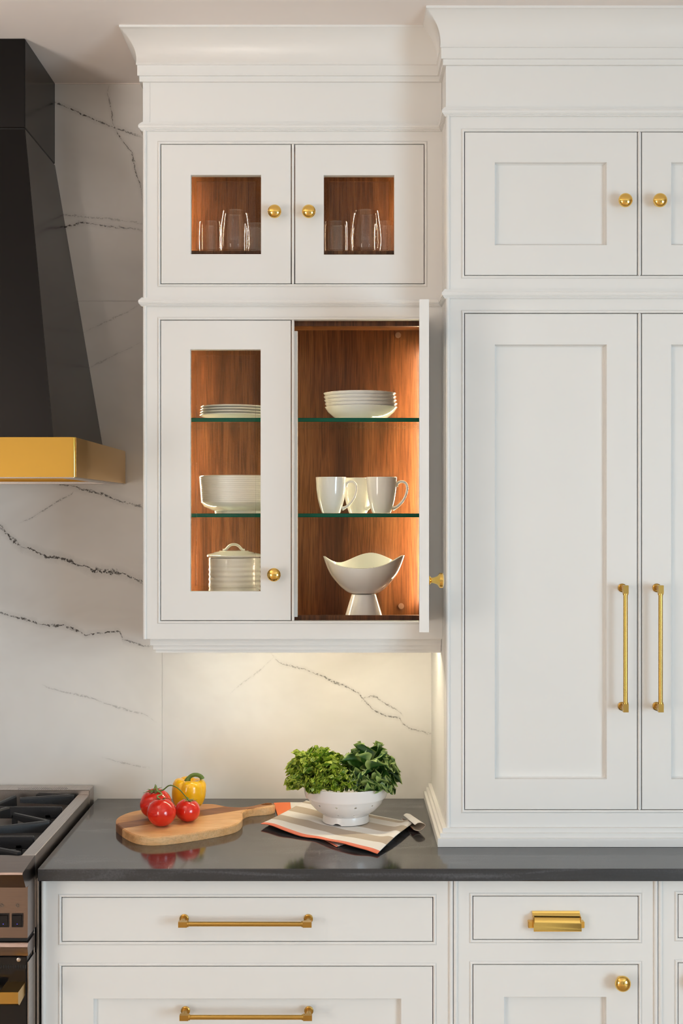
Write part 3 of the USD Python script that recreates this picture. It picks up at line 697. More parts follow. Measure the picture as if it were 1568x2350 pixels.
# bullnose, control panel, rail: (depth, z) profiles run along x
def along_x(prof, x0, x1):
    m = extrude(Polygon(prof), x1 - x0); v = m.vertices.copy(); m.vertices = np.stack([x0 + v[:, 2], -v[:, 0], v[:, 1]], 1); return outward(m)
part(rg, 'bullnose', along_x([(.6385, .8885), (.6385, .940), (.644, .940), (.741, .9325), (.7445, .929), (.7175, .896), (.700, .8935)], RL, RX), 'steel_dark', 'bevelled front edge of the range')
part(rg, 'control_panel', along_x([(.6285, .790), (.6285, .888), (.69, .8925), (.7005, .8925), (.7015, .790)], RL, RX), 'steel_dark')
part(rg, 'panel_gap', bx(RL, RX - .004, -.690, -.630, .7795, .7895), 'dark_gap')
part(rg, 'door_rail', along_x([(.640, .752), (.640, .779), (.696, .779), (.703, .772), (.698, .753), (.694, .751)], RL, RX), 'steel_dark')
def switch(px, py):
    d0 = .7018; x, z = U(px, d0), V(py, d0)
    s = part(rg, 'switch_bezel', front(sbox(x - .0112, z - .0135, x + .0112, z + .0135).difference(sbox(x - .0095, z - .0118, x + .0095, z + .0118)), -d0, -d0 - .0022), 'black_plastic')
    rk = hullmesh([(x + a * .0088, -d0 - e, z + b) for a in (-1, 1) for b, e in ((-.011, .0016), (.011, .006), (.0, .0018), (-.011, 0), (.011, 0))])
    s2 = part(s, 'rocker', rk, 'black_plastic')
    part(s, 'indicator', lathe([(0, .001), (.0012, .0006), (.0012, 0), (0, 0)], 12, (0, 0, 0)).apply_transform(trimesh.transformations.rotation_matrix(PI / 2, (1, 0, 0))).apply_translation((x, -d0 - .0018, z - .0065)), 'led_blue', 'small blue light')
def glyph(px, py):
    d0 = .7016; x, z = U(px, d0), V(py, d0)
    sh = [LineString(arc(x, z, .0022, 0, 360, 17)).buffer(.00025)]
    for k in range(8):
        a = k * PI / 4; sh.append(LineString([(x + .0031 * math.cos(a), z + .0031 * math.sin(a)), (x + .0043 * math.cos(a), z + .0043 * math.sin(a))]).buffer(.00025))
    part(rg, 'light_symbol', front(shapely.union_all(sh), -d0, -d0 - .0003), 'icon_grey', 'printed lamp symbol')
for px in (40, 8): switch(px, 2111)
for px in (40, 4): glyph(px, 2077)
DY = .692
od = part(rg, 'oven_door', bx(RL + .006, RX - .004, -DY, -.645, .18, .7505, .003), 'black_enamel', 'glossy black oven door')
part(od, 'edge_trim', bx(RX - .0036, RX - .0006, -DY + .001, -.632, .18, .738, .001), 'steel')
for k in range(16): part(od, 'vent_slot', bx(U(57 - k * 5.6, DY), U(57 - k * 5.6, DY) + .0026, -DY - .0006, -DY + .001, V(2222, DY), V(2213, DY), .0008), 'dark_gap')
part(od, 'screw', lathe([(0, .003), (.004, .002), (.0052, 0), (0, 0)], 20).apply_transform(trimesh.transformations.rotation_matrix(PI / 2, (1, 0, 0))).apply_translation((U(43, DY), -DY, V(2201, DY))), 'steel', smooth=40)
hz = V(2274, .74); xr = U(48, .73)
br = hullmesh([(x, -d, z) for x in (xr - .038, xr) for d, z in ((DY, V(2252, DY) ), (DY, V(2275, DY) - .004), (.752, V(2274, .752) - .002), (.752, V(2303, .752)), (.742, V(2306, .742)))])
part(od, 'handle_bracket', br, 'aged_brass', 'brass bracket of the oven handle')
part(od, 'handle_bar', cyl((RL + .1, -.738, V(2288, .738)), (xr - .030, -.738, V(2288, .738)), .0125, 28), 'aged_brass', 'brass bar of the oven handle', smooth=40)
# grates: one per burner pair, fingers of cast iron that meet the right rail in a V
GZ = .945
def finger(p, q, w0=.0062, w1=.0042, h0=.026, h1=.012):
    """a tapered cast finger from p (at the rail) to q (near the burner), given as (x, depth)"""
    p, q = np.array([p[0], -p[1]]), np.array([q[0], -q[1]]); t = (q - p) / np.linalg.norm(q - p); n = np.array([-t[1], t[0]])
    pts = []
    for c, w, h in ((p, w0, h0), (q, w1, h1)):
        for s in (-1, 1): pts += [(*(c + n * s * w * .65), GZ), (*(c + n * s * w), GZ - .004), (*(c + n * s * w * 1.15), GZ - h)]
    return hullmesh(pts)
XG = -.667
gaps = [.083, .222, .360, .500, .632]
gr = part(rg, 'grate', cat(bx(-.98, XG, -.226, -.218, GZ - .028, GZ, .002), bx(-.98, XG, -.504, -.496, GZ - .028, GZ, .002), bx(XG - .004, XG + .003, -.632, -.083, .9002, .9105, .002)), 'cast_iron', 'black cast iron pan grate')
for px, q in ((XG, (-.792, .125)), (XG, (-.790, .060))): part(gr, 'grate_finger', finger((XG, .085), q), 'cast_iron')
for q in ((-.765, .285), (-.800, .430)): part(gr, 'grate_finger', finger((XG, .360), q), 'cast_iron')
part(gr, 'grate_finger', finger((XG, .630), (-.780, .560)), 'cast_iron')
part(gr, 'grate_finger', finger((-.812, .100), (-.832, .185)), 'cast_iron')
part(gr, 'grate_finger', finger((-.795, .222), (-.84, .300)), 'cast_iron')
part(gr, 'grate_finger', finger((-.795, .500), (-.84, .440)), 'cast_iron')
for x in (-.70, -.78): 
    for d in (.222, .5): part(gr, 'grate_foot', bx(x - .006, x + .006, -d - .004, -d + .004, .9002, GZ - .02), 'cast_iron')
for d in (.29, .57):
    part(rg, 'burner', lathe([(0, .928), (.028, .928), (.036, .925), (.038, .916), (.046, .914), (.05, .901), (0, .901)], 40, (-.862, -d, 0)), 'cast_iron', smooth=35)

# ------------------------------------------------------------------ crockery
def stack_item(name, label, cat_, prof, loc, group=None, n=72, smooth=35):
    t = thing(name, label, cat_, loc, 0, group); part(t, 'body', lathe(prof, n, closed=True), 'porcelain', smooth=smooth, local=True); return t
S1, S2, S0 = V(958, SH) + .0002, V(1177.5, SH) + .0002, IZ0 + .0002
dC = .175   # depth at which the crockery stands
bowl = [(0, .0), (.050, .0), (.053, .002), (.066, .012), (.080, .0275), (.0875, .041), (.0882, .0425), (.0870, .043), (.0855, .041), (.077, .0285), (.063, .0145), (.050, .0055), (0, .0045)]
bowl = [(r, z * .79) for r, z in bowl]
src = None
names5 = ['lowest', 'second lowest', 'middle', 'second highest', 'topmost']
for k in range(5):
    loc = (U(829 - (.8 * k if k > 1 else 0), dC), -dC, S1 + k * .0084); lab = f'white porcelain bowl, {names5[k]} of the stack of five on the upper glass shelf'
    if src is None: src = stack_item('bowl', lab, 'bowl', bowl, loc, 'bowls stacked on the upper glass shelf')
    else: dup(src, lab, loc)
plate = [(0, 0), (.046, 0), (.050, .001), (.066, .0075), (.0795, .0125), (.0803, .0140), (.0795, .0152), (.066, .0110), (.052, .0045), (0, .0038)]
src = None; names4 = ['lowest', 'second lowest', 'second highest', 'topmost']
for k in range(4):
    loc = (U(534 + .8 * k, dC), -dC, S1 + k * .0066); lab = f'white porcelain plate, {names4[k]} of the stack of four behind the closed glass door'
    if src is None: src = stack_item('plate', lab, 'plate', plate, loc, 'plates stacked on the upper glass shelf')
    else: dup(src, lab, loc)
# ribbed serving bowl
pr = [(0, .0), (.056, .0), (.057, .006), (.064, .0085), (.082, .0165), (.0885, .026)]
for k in range(40):
    z = .026 + .062 * k / 39; pr.append((.0890 + .0045 * (k / 39) + .00045 * math.sin(k * 2.05), z))
pr += [(.0945, .0895), (.0935, .0905), (.0915, .0890), (.088, .06), (.084, .028), (.078, .020), (.05, .012), (0, .010)]
t = thing('serving_bowl', 'deep white serving bowl with fine horizontal ribs behind the closed glass door', 'bowl', (U(546, dC), -dC, S2))
part(t, 'body', lathe(pr, 96), 'porcelain', smooth=35, local=True)
# lidded canister
R = .061
pr = [(0, 0), (R - .003, 0), (R, .003)]
CH = .1545
for k in range(64): pr.append((R + .0008 * math.sin(k * 1.25) * (1 if k < 56 else .3), .004 + (CH - .0055) * k / 63))
pr += [(R - .001, CH), (R - .0045, CH), (R - .006, .012), (0, .008)]
t = thing('canister', 'white ribbed lidded canister on the cabinet floor behind the closed glass door', 'canister', (U(537, dC), -dC, S0))
part(t, 'body', lathe(pr, 80), 'porcelain', smooth=35, local=True)
UP = CH + .001 - .0905
part(t, 'lid', lathe([(0, .0905), (R + .001, .0905), (R + .0045, .0925), (R + .0048, .0955), (R + .002, .0980), (R - .010, .1000), (R - .014, .1025), (R - .024, .1045), (R - .026, .1062), (0, .1066)], 80, (0, 0, UP)), 'porcelain', smooth=35, local=True)
hp = spline([(-.027, 0, .1075), (-.021, 0, .1082), (-.014, 0, .1150), (-.007, 0, .1200), (0, 0, .1212), (.007, 0, .1200), (.014, 0, .1150), (.021, 0, .1082), (.027, 0, .1075)], 31) + [0, 0, UP]
part(t, 'lid_handle', tube(hp, .0034, 12, squash=(1.9, 1.0)), 'porcelain', smooth=50, local=True)
# mugs
mp = [(0, .0), (.0205, 0), (.0225, .0012), (.0270, .014), (.0320, .034), (.0352, .056), (.0366, .080), (.0371, .0868), (.0364, .0875), (.0354, .0868), (.0345, .079), (.0330, .056), (.0298, .034), (.0245, .013), (.019, .0045), (0, .0040)]
src = None
for px, d, rot, lab in ((760, .190, 0, 'white porcelain mug at the left on the middle glass shelf, handle to the right'), (822, .115, -38, 'white porcelain mug standing behind and between the other two mugs'), (876, .190, 0, 'white porcelain mug at the right end of the middle glass shelf')):
    loc = (U(px, d), -d, S2)
    if src is None:
        src = thing('mug', lab, 'mug', loc, rot, 'mugs on the middle glass shelf'); part(src, 'body', lathe(mp, 72), 'porcelain', smooth=35, local=True)
        hp = spline([(.0345, 0, .0640), (.0375, 0, .0715), (.0460, 0, .0765), (.0560, 0, .0745), (.0610, 0, .0660), (.0600, 0, .0500), (.0530, 0, .0330), (.0420, 0, .0200), (.0315, 0, .0130), (.0265, 0, .0115)], 40)
        part(src, 'handle', tube(hp, np.interp(np.linspace(0, 1, 40), [0, .1, .5, .9, 1], [.0052, .0034, .0028, .0034, .0055]), 12, squash=(1.35, 1.0)), 'porcelain', smooth=60, local=True)
    else: dup(src, lab, loc, rot)
# footed bowl with a wavy rim
t = thing('footed_bowl', 'white wavy-rimmed bowl on a flared foot inside the open cabinet', 'bowl', (U(835, dC), -dC, S0))
part(t, 'foot', lathe([(0, 0), (.0480, 0), (.0490, .002), (.0300, .0640), (.0290, .0660), (.024, .067), (0, .067)], 80), 'porcelain', smooth=35, local=True)
from scipy.interpolate import CubicSpline, PchipInterpolator
na, nr_ = 120, 26; v = []
ra = [-180, -140, -100, -60, -12, 30, 78, 130, 180]; rz = [1.541, 1.524, 1.5145, 1.522, 1.544, 1.528, 1.546, 1.523, 1.541]
rim_z = CubicSpline(ra, np.array(rz) - (IZ0 + .0002), bc_type='periodic')
prof_r = PchipInterpolator([.0665, .0700, .0780, .0915, .1190, .1580, .18], [.0280, .0375, .0490, .0630, .0835, .0985, .104])
for side in (0, 1):
    for i in range(nr_):
        q = i / (nr_ - 1); q = q if side == 0 else 1 - q
        for j in range(na):
            a = 2 * PI * j / na; top_ = float(rim_z((math.degrees(a) + 180) % 360 - 180))
            z = .0665 + (top_ - .0665) * q ** 1.15; r = float(prof_r(z)) * min(1, q * 12) if q < .04 else float(prof_r(z))
            if side == 1: r, z = max(r - .0042, 0) if q > .0 else 0, z + .0038 * (1 - q) + (.0006 if q == 1 else 0)
            v.append((r * math.cos(a), r * math.sin(a) * .95, z))
m = trimesh.Trimesh(np.array(v), grid_faces(2 * nr_, na, False, True), process=False); outward(m)
part(t, 'bowl', m, 'porcelain', smooth=50, local=True)

# stemless glasses and tumblers
GZ0 = J0 + .0002
wine = [(0, .0), (.019, 0), (.022, .0006), (.031, .012), (.0365, .028), (.0380, .046), (.0362, .070), (.0325, .093), (.0298, .1075), (.0292, .1077), (.0288, .1073), (.0315, .093), (.0351, .070), (.0368, .046), (.0354, .029), (.0302, .0135), (.021, .0030), (0, .0030)]
tumb = [(0, 0), (.024, 0), (.0265, .001), (.0285, .030), (.0290, .055), (.0280, .083), (.0276, .0838), (.0271, .083), (.0280, .055), (.0275, .030), (.0250, .006), (0, .006)]
dG = .20
sw = thing('stemless_glass', 'clear stemless wine glass in the middle of the left square glass door', 'glass', (U(540, dG), -dG, GZ0), 0, 'stemless glasses in the top cabinet')
wine = [(r, z * 1.11) for r, z in wine[:11]] + [(.0289, .1165)]; tumb = [(r, z * 1.24) for r, z in tumb[:7]] + [(.0272, .1010)]   # blown thin: one wall and a rolled lip
part(sw, 'bowl', lathe(wine, 64), 'drink_glass', smooth=50, local=True)
dup(sw, 'clear stemless wine glass in the middle of the right square glass door', (U(840, dG), -dG, GZ0))
st = None
for px, d, lab in ((484, .15, 'clear tumbler left of the stemless glass in the left square door'), (585, .13, 'clear tumbler half hidden at the right edge of the left square door'), (773, .15, 'clear tumbler left of the stemless glass in the right square door'),
                   (884, .15, 'clear tumbler right of the stemless glass in the right square door')):
    loc = (U(px, d), -d, GZ0)
    if st is None:
        st = thing('tumbler', lab, 'glass', loc, 0, 'tumblers in the top cabinet'); part(st, 'body', lathe(tumb, 56), 'drink_glass', smooth=50, local=True)
    else: dup(st, lab, loc)

# ------------------------------------------------------------------ cutting board
BT = .0185; BZ = COUNTER + .0003; zt2 = BZ + BT
def b_(x, y): return on_plane(260 + x / 4.126, 1760 + y / 4.126, zt2)
out = [(25, 510), (38, 478), (95, 444), (200, 412), (330, 392), (500, 372), (680, 355), (840, 345), (940, 345), (1035, 361), (1130, 374), (1240, 374), (1330, 360), (1400, 342), (1465, 332), (1515, 338), (1533, 350), (1525, 364),
       (1470, 377), (1380, 385), (1300, 393), (1245, 410), (1224, 432), (1226, 462), (1212, 502), (1165, 537), (1000, 580), (800, 615), (620, 642), (460, 658), (300, 659), (180, 632), (85, 580), (35, 540)]
pts = spline([b_(*p) for p in out] + [b_(*out[0])], 160)
outline = Polygon(pts).buffer(0)
hc = b_(1452, 347); hole = shapely.affinity.rotate(shapely.affinity.scale(shapely.Point(*hc).buffer(.0085, quad_segs=10), 1.5, .9), 12)
outline = outline.difference(hole)
cb = thing('cutting_board', 'paddle-shaped acacia cutting board on the worktop holding the vegetables', 'cutting board', (*b_(620, 500), BZ))
p0, p1 = b_(105, 576), b_(1228, 402); p2, p3 = b_(20, 532), b_(1040, 372)
def half(a, b, side):
    a, b = np.array(a), np.array(b); t = (b - a) / np.linalg.norm(b - a); n = np.array([-t[1], t[0]]) * side
    return Polygon([a - t, b + t, b + t + n, a - t + n])
up1, up2 = half(p0, p1, 1), half(p2, p3, 1)
def board(poly, mat):
    ms = []
    for g_ in getattr(poly, 'geoms', [poly]):
        if g_.geom_type != 'Polygon' or g_.area < 1e-6: continue
        g_ = g_.buffer(-.0001); c = .0035
        inner_ = g_.intersection(outline.buffer(-c))
        lo = extrude(g_, BT - c); lo.apply_translation((0, 0, BZ)); ms.append(lo)
        steps = [(c * (1 - math.sqrt(max(0, 1 - ((k + 1) / 4) ** 2)) ), BT - c + c * (k + 1) / 4) for k in range(4)]
        zprev = BT - c
        for ins, zz in steps:
            s_ = g_.intersection(outline.buffer(-max(ins, .0002)))
            if s_.is_empty: continue
            for h_ in getattr(s_, 'geoms', [s_]):
                if h_.geom_type == 'Polygon' and h_.area > 1e-7:
                    e = extrude(h_, zz - zprev); e.apply_translation((0, 0, BZ + zprev)); ms.append(e)
            zprev = zz
    part(cb, 'plank', cat(ms), mat)
board(outline.difference(up1), 'board_light'); board(outline.intersection(up1).difference(up2), 'board_dark'); board(outline.intersection(up2), 'board_mid')

# ------------------------------------------------------------------ vegetables
def tomato(label, px, py, r, sq=.93, tilt=(0, 0), seed=0):
    z = zt2 + r * sq * .985; dist = (EYE - z) * F / (py - CY); x, y = (px - CX) * dist / F, dist - DIST
    t = thing('tomato', label, 'tomato', (x, y, zt2))
    n1, n2 = 40, 64; v = []
    for i in range(n1):
        a = PI * i / (n1 - 1)
        for j in range(n2):
            b = 2 * PI * j / n2
            lob = 1 + .022 * math.cos(5 * b + seed) * math.sin(a) ** 2 + .012 * math.cos(3 * b + seed * 2)
            rr = r * max(0.0, math.sin(a)) ** .93 * lob
            zz = r * sq * math.cos(a); zz -= .16 * r * math.exp(-(a / .30) ** 2)
            v.append((rr * math.cos(b), rr * math.sin(b), zz))
    m = outward(trimesh.Trimesh(np.array(v), grid_faces(n1, n2, False, True), process=True))
    R = trimesh.transformations.euler_matrix(math.radians(tilt[0]), math.radians(tilt[1]), 0); m.apply_transform(R)
    dz = -m.bounds[0][2] + .0001; m.apply_translation((0, 0, dz))
    part(t, 'fruit', m, 'tomato_skin', smooth=True, local=True)
    ms = []
    for k in range(6):
        b = k * PI / 3 + seed; L = .62 * r
        pp = [(0, 0, r * sq * .83), (.2 * L * math.cos(b), .2 * L * math.sin(b), r * sq * .90), (.6 * L * math.cos(b), .6 * L * math.sin(b), r * sq * .97), (L * math.cos(b), L * math.sin(b), r * sq * (1.0 + .12 * math.sin(k * 2.1)))]
        ms.append(tube(spline(pp, 9), np.linspace(.0016, .0004, 9), 6, squash=(1.6, .6)))
    c = cat(ms); c.apply_transform(R); c.apply_translation((0, 0, dz)); part(t, 'calyx', c, 'stem_green', smooth=50, local=True)
    top = R @ np.array([0, 0, r * sq * .84, 1.0]); return np.array([x, y, zt2 + dz]) + top[:3]
t1 = tomato('large red tomato at the back left of the cutting board', 357, 1843, .0365, .92, (12, -10), .3)
t2 = tomato('red tomato at the front of the cutting board', 371.5, 1864, .0325, .97, (-14, -4), 1.2)
t3 = tomato('small red tomato at the right in front of the yellow pepper', 431.5, 1859, .0287, .90, (4, 8), 2.0)
vn = thing('tomato_vine', 'green vine stem joining the three tomatoes on the board', 'vine', tuple(t1))
hub = t1 + np.array([.011, -.006, .013])
def at(px, py, ref): return np.array([(px - CX) * (ref[1] + DIST) / F, ref[1], EYE - (py - CY) * (ref[1] + DIST) / F])
def v_(x, y, ref): return at(260 + x / 4.126, 1760 + y / 4.126, ref)
hub = v_(420, 222, t1 + np.array([0, -.012, 0]))
part(vn, 'stem', tube(spline([v_(400, 172, hub), v_(410, 200, hub), hub], 10), np.linspace(.0026, .0022, 10), 9), 'stem_pale', smooth=60)
part(vn, 'stem', tube(spline([hub, v_(385, 255, hub), t1], 12), .0018, 9), 'stem_green', smooth=60)
part(vn, 'stem', tube(spline([hub, v_(455, 245, hub + [0, -.006, 0]), v_(425, 290, t2), t2 + [0, 0, .0]], 16), .0019, 9), 'stem_pale', smooth=60)
part(vn, 'stem', tube(spline([hub, v_(470, 215, hub), v_(530, 172, t3 + [0, .01, 0]), v_(600, 190, t3), v_(660, 245, t3), t3], 26), np.linspace(.0016, .0011, 26), 8), 'stem_green', smooth=60)

# pepper
d_p = 3.098; pc = np.array([(430 - CX) * d_p / F, d_p - DIST, zt2])
bp = thing('bell_pepper', 'yellow bell pepper with a curved green stalk behind the tomatoes', 'bell pepper', tuple(pc))
n1, n2 = 48, 96; v = []; W, H = .0425, .076
for i in range(n1):
    a = PI * i / (n1 - 1); s = max(0.0, math.sin(a))
    for j in range(n2):
        b = 2 * PI * j / n2
        lob = abs(math.sin(2 * b + .9)) ** .75
        amp = .16 * (.35 + .65 * max(0, math.cos(a)) ** .5 + .35 * max(0, -math.cos(a)))
        r = W * (s ** .58) * (1 - amp + amp * lob) * (1.0 + .10 * math.cos(a) - .04)
        z = H * .5 * (1 - .0) * math.copysign(abs(math.cos(a)) ** .85, math.cos(a)) + H * .5
        z -= .017 * math.exp(-(r / .016) ** 2) * (a < PI / 2); z += .005 * lob * (a < 1.2) * s
        if a > 2.2: z += .007 * (1 - lob) * s + .006 * math.exp(-(r / .012) ** 2)
        v.append((r * math.cos(b), r * math.sin(b), z))
m = outward(trimesh.Trimesh(np.array(v), grid_faces(n1, n2, False, True), process=True)); m = spin(m, (0, 0, 0), 5, (0, 1, 0)); m.apply_translation((0, 0, -m.bounds[0][2] + .0002))
part(bp, 'fruit', m, 'pepper_skin', smooth=True, local=True)
sp_ = [(-.002, 0, .058), (.000, 0, .066), (.003, -.001, .074), (.011, -.002, .0815), (.022, -.003, .0835), (.032, -.003, .0800), (.0365, -.003, .0735)]
part(bp, 'stalk', tube(spline(sp_, 26), np.interp(np.linspace(0, 1, 26), [0, .15, .35, .8, 1], [.0125, .0085, .0048, .0048, .0056]), 14), 'stem_green', smooth=50, local=True)

# ------------------------------------------------------------------ towel, colander, lettuces
TZ = COUNTER + .0012
def tw(x, y): return on_plane(560 + x / 3.015, 1640 + y / 3.015, TZ + .003)
CXY = np.array([(794 - CX) * 3.036 / F, 3.036 - DIST])
def towel_sheet(quad, nu, nv, wave, th=.0016, lift=0.0, edge=None):
    """a double-sided cloth over four plan corners (front left, front right, back right, back left); returns mesh, uv"""
    a, b, c, d = map(np.array, quad); top, uv = [], []
    for i in range(nv + 1):
        q = i / nv
        for j in range(nu + 1):
            p = j / nu; xy = a * (1 - p) * (1 - q) + b * p * (1 - q) + c * p * q + d * (1 - p) * q
            e = edge(p, q) if edge else np.zeros(2)
            flat = min(1, max(0, (math.hypot(*(xy + e - CXY)) - .058) / .03)); top.append((*(xy + e), TZ + th + lift + flat * max(0, wave(p, q)))); uv.append((p, q))
    top = np.array(top); bot = top - [0, 0, th * .9]; n = len(top)
    f = grid_faces(nv + 1, nu + 1); f2 = f[:, ::-1] + n; rim = []
    loop = [j for j in range(nu + 1)] + [(i + 1) * (nu + 1) - 1 for i in range(1, nv + 1)] + [nv * (nu + 1) + j for j in range(nu - 1, -1, -1)] + [i * (nu + 1) for i in range(nv - 1, 0, -1)]
    for k in range(len(loop)): x, y = loop[k], loop[(k + 1) % len(loop)]; rim += [(x, x + n, y + n), (x, y + n, y)]
    m = trimesh.Trimesh(np.vstack([top, bot]), np.vstack([f, f2, rim]), process=False)
    return outward(m), np.array(uv + uv)
tc = tw(640, 760)
to = thing('tea_towel', 'striped white, beige and orange tea towel under the colander', 'tea towel', (*tc, COUNTER))
und, uvu = towel_sheet((tw(330, 800), tw(905, 905), tw(1120, 760), tw(215, 606)), 40, 24, lambda p, q: .0006 * math.sin(9 * p + 3 * q), .0014)
q_ = (tw(300, 690), tw(900, 800), tw(1040, 690), tw(208, 604))
def wv2(p, q): return .0012 * (1 + math.sin(7 * p + 2 * q)) * (1 - q)
# lower layer, whose orange end shows at the back left: stripes run across, so its uv is turned
low, uvl = towel_sheet((tw(250, 742), tw(600, 790), tw(640, 592), tw(206, 604)), 40, 30, lambda p, q: .0006 * (1 + math.sin(11 * p)), .0014, edge=lambda p, q: np.array([0, 0]))
uvl = np.stack([uvl[:, 1], uvl[:, 0]], 1); part(to, 'lower_fold', low, 'towel_end', 'orange edged end of the towel', smooth=40 if False else True, uv=uvl)
low2, uvl2 = towel_sheet((tw(530, 840), tw(640, 905), tw(720, 880), tw(600, 800)), 12, 10, lambda p, q: 0, .0010)
part(to, 'lower_fold', low2, 'towel_cloth', 'coral corner that peeps out below', smooth=True, uv=np.stack([uvl2[:, 0], uvl2[:, 1] * .35], 1))
def wv(p, q):
    return .0030 * (1 + math.sin(10 * p - 5 * q + .6)) * (1 - q) ** 1.5 + .0016 * (1 + math.sin(16 * p + 7 * q)) * (1 - abs(2 * q - .9)) * .6 + .010 * math.exp(-((p - .97) / .06) ** 2) * q ** .7
def we(p, q): return np.array([.002 * math.sin(17 * p), (.004 * math.sin(13 * p + 1) + .002 * math.sin(29 * p)) * (1 - q)])
sh, uvs = towel_sheet((tw(117, 768), tw(930, 962), tw(1195, 752), tw(430, 592)), 80, 56, wv, .0018, .0016, we)
part(to, 'cloth', sh, 'towel_cloth', smooth=True, uv=uvs)
# the back right corner curls over into a small open tube
e0, e1 = np.array([*tw(1125, 722), TZ + .0095]), np.array([*tw(1212, 800), TZ + .0118])
tdir = (e1 - e0)[:2] / np.linalg.norm((e1 - e0)[:2]); nx = np.array([-tdir[1], tdir[0]]); roll, uvr = [], []
for i in range(17):
    c = e0 + (e1 - e0) * i / 16; R_ = .0078 + .0022 * i / 16
    for j in range(26):
        a = math.radians(150 - 300 * j / 25); sq = 1 + .25 * math.sin(2 * a + .4)
        roll.append((*(c[:2] + nx * R_ * 1.35 * math.cos(a) * sq), c[2] + R_ * math.sin(a))); uvr.append((i / 16, .80 if j < 12 else .02))
roll = np.array(roll); ctr = np.repeat(np.array([e0 + (e1 - e0) * i / 16 for i in range(17)]), 26, 0)
inn_ = ctr + (roll - ctr) * (1 - .0016 / np.linalg.norm(roll - ctr, axis=1, keepdims=True))
f = grid_faces(17, 26); n = len(roll); rim = []
for j in range(25):
    for base, o in ((0, 0), (16 * 26, 1)): rim += [(base + j, base + j + 1, base + j + 1 + n), (base + j, base + j + 1 + n, base + j + n)]
part(to, 'rolled_corner', trimesh.Trimesh(np.vstack([roll, inn_]), np.vstack([f, f[:, ::-1] + n, rim]), process=False), 'towel_cloth', 'curled corner showing the red edge', smooth=True, uv=np.array(uvr + [(u, .64) for u, v in uvr]))

cz = TZ + .0052; cd = 3.036
CC = np.array([(794 - CX) * cd / F, cd - DIST, cz])
prof = [(.0455, .0), (.0545, .0), (.0550, .001), (.0540, .0125), (.0535, .0170), (.0560, .0195), (.0700, .0285), (.0830, .0420), (.0900, .0560), (.0914, .0588), (.0952, .0592), (.0968, .0640), (.1000, .0860), (.0995, .0875), (.0980, .0878), (.0968, .0862), (.0935, .0640), (.0905, .0594), (.0880, .0560), (.0805, .0425), (.0675, .0300), (.0530, .0210), (.030, .0185), (.0, .0182), (.0, .0150), (.045, .0150), (.0480, .0130), (.0460, .002)]
# one outline in the half plane, turned
cs_ = m3.CrossSection([np.array(prof)], m3.FillRule.EvenOdd)
body = m3.Manifold.revolve(cs_, 96)
cut = []
for row, (zz, nh, r0, ph) in enumerate(((.0480, 12, .0027, 0.0), (.0275, 12, .0019, .26), (.0210, 14, .0012, .1))):
    for k in range(nh):
        a = ph + 2 * PI * k / nh + (.26 if row == 0 else 0); rr = np.interp(zz, [.0195, .0285, .0420, .0570], [.056, .070, .083, .0915])
        p = np.array([rr * math.cos(a), rr * math.sin(a), zz]); nrm = np.array([math.cos(a), math.sin(a), -.9 if row else -.6]); nrm /= np.linalg.norm(nrm)
        cut.append(mani(cyl(p - nrm * .012, p + nrm * .012, r0, 14)))
for a in (math.radians(-112), math.radians(8), math.radians(128)):
    p = np.array([.050 * math.cos(a), .050 * math.sin(a), -.010]); n = np.array([math.cos(a), math.sin(a), 0])
    cut.append(mani(cyl(p - n * .02, p + n * .02, .0145, 28)))
body = body - m3.Manifold.batch_boolean(cut, m3.OpType.Add)
co = thing('colander', 'white colander bowl with drain holes standing on the tea towel', 'colander', tuple(CC))
part(co, 'bowl', body, 'colander_enamel', smooth=35, local=True)

def leaf(L, W, amp, freq, curl, cup, rng, nu=18, nv=20, fine=1.0):
    """a ruffled leaf from the origin along +x, its upper side +z; uv = (distance from the rib, nearness to the edge)"""
    v, uv = [], []; ph = rng.uniform(0, 6.28, 6)
    for i in range(nu + 1):
        u = i / nu; w = W * (math.sin(PI * min(1, (u * .86 + .06)) ** 1.15) ** .62) * (.25 + .75 * u ** .6)
        th = curl * u ** 1.6; x0 = L * (u - .12 * abs(curl) * u ** 3); z0 = -L * .5 * th * u
        for j in range(nv + 1):
            s = 2 * j / nv - 1; e = max(abs(s) ** 2.2, u ** 5)
            arc_ = (u * 1.3 + .55 * abs(s)) * freq
            rf = amp * e * (math.sin(arc_ * 6.28 + ph[0] + (2 if s > 0 else 0)) + fine * (.55 * math.sin(arc_ * 13.1 + ph[1]) + .3 * math.sin(arc_ * 23 + ph[2])))
            rx = fine * amp * .55 * e * math.sin(arc_ * 8.3 + ph[3]) ; ry = (.3 + .7 * fine) * amp * .5 * e * math.sin(arc_ * 10.7 + ph[4])
            zz = z0 + cup * W * abs(s) ** 1.8 + rf; xx = x0 + rx
            v.append((xx * math.cos(0) , s * w * (1 - .1 * abs(s)) + ry, zz)); uv.append((abs(s), max(abs(s), u ** 4)))
    return np.array(v), np.array(uv), grid_faces(nu + 1, nv + 1)

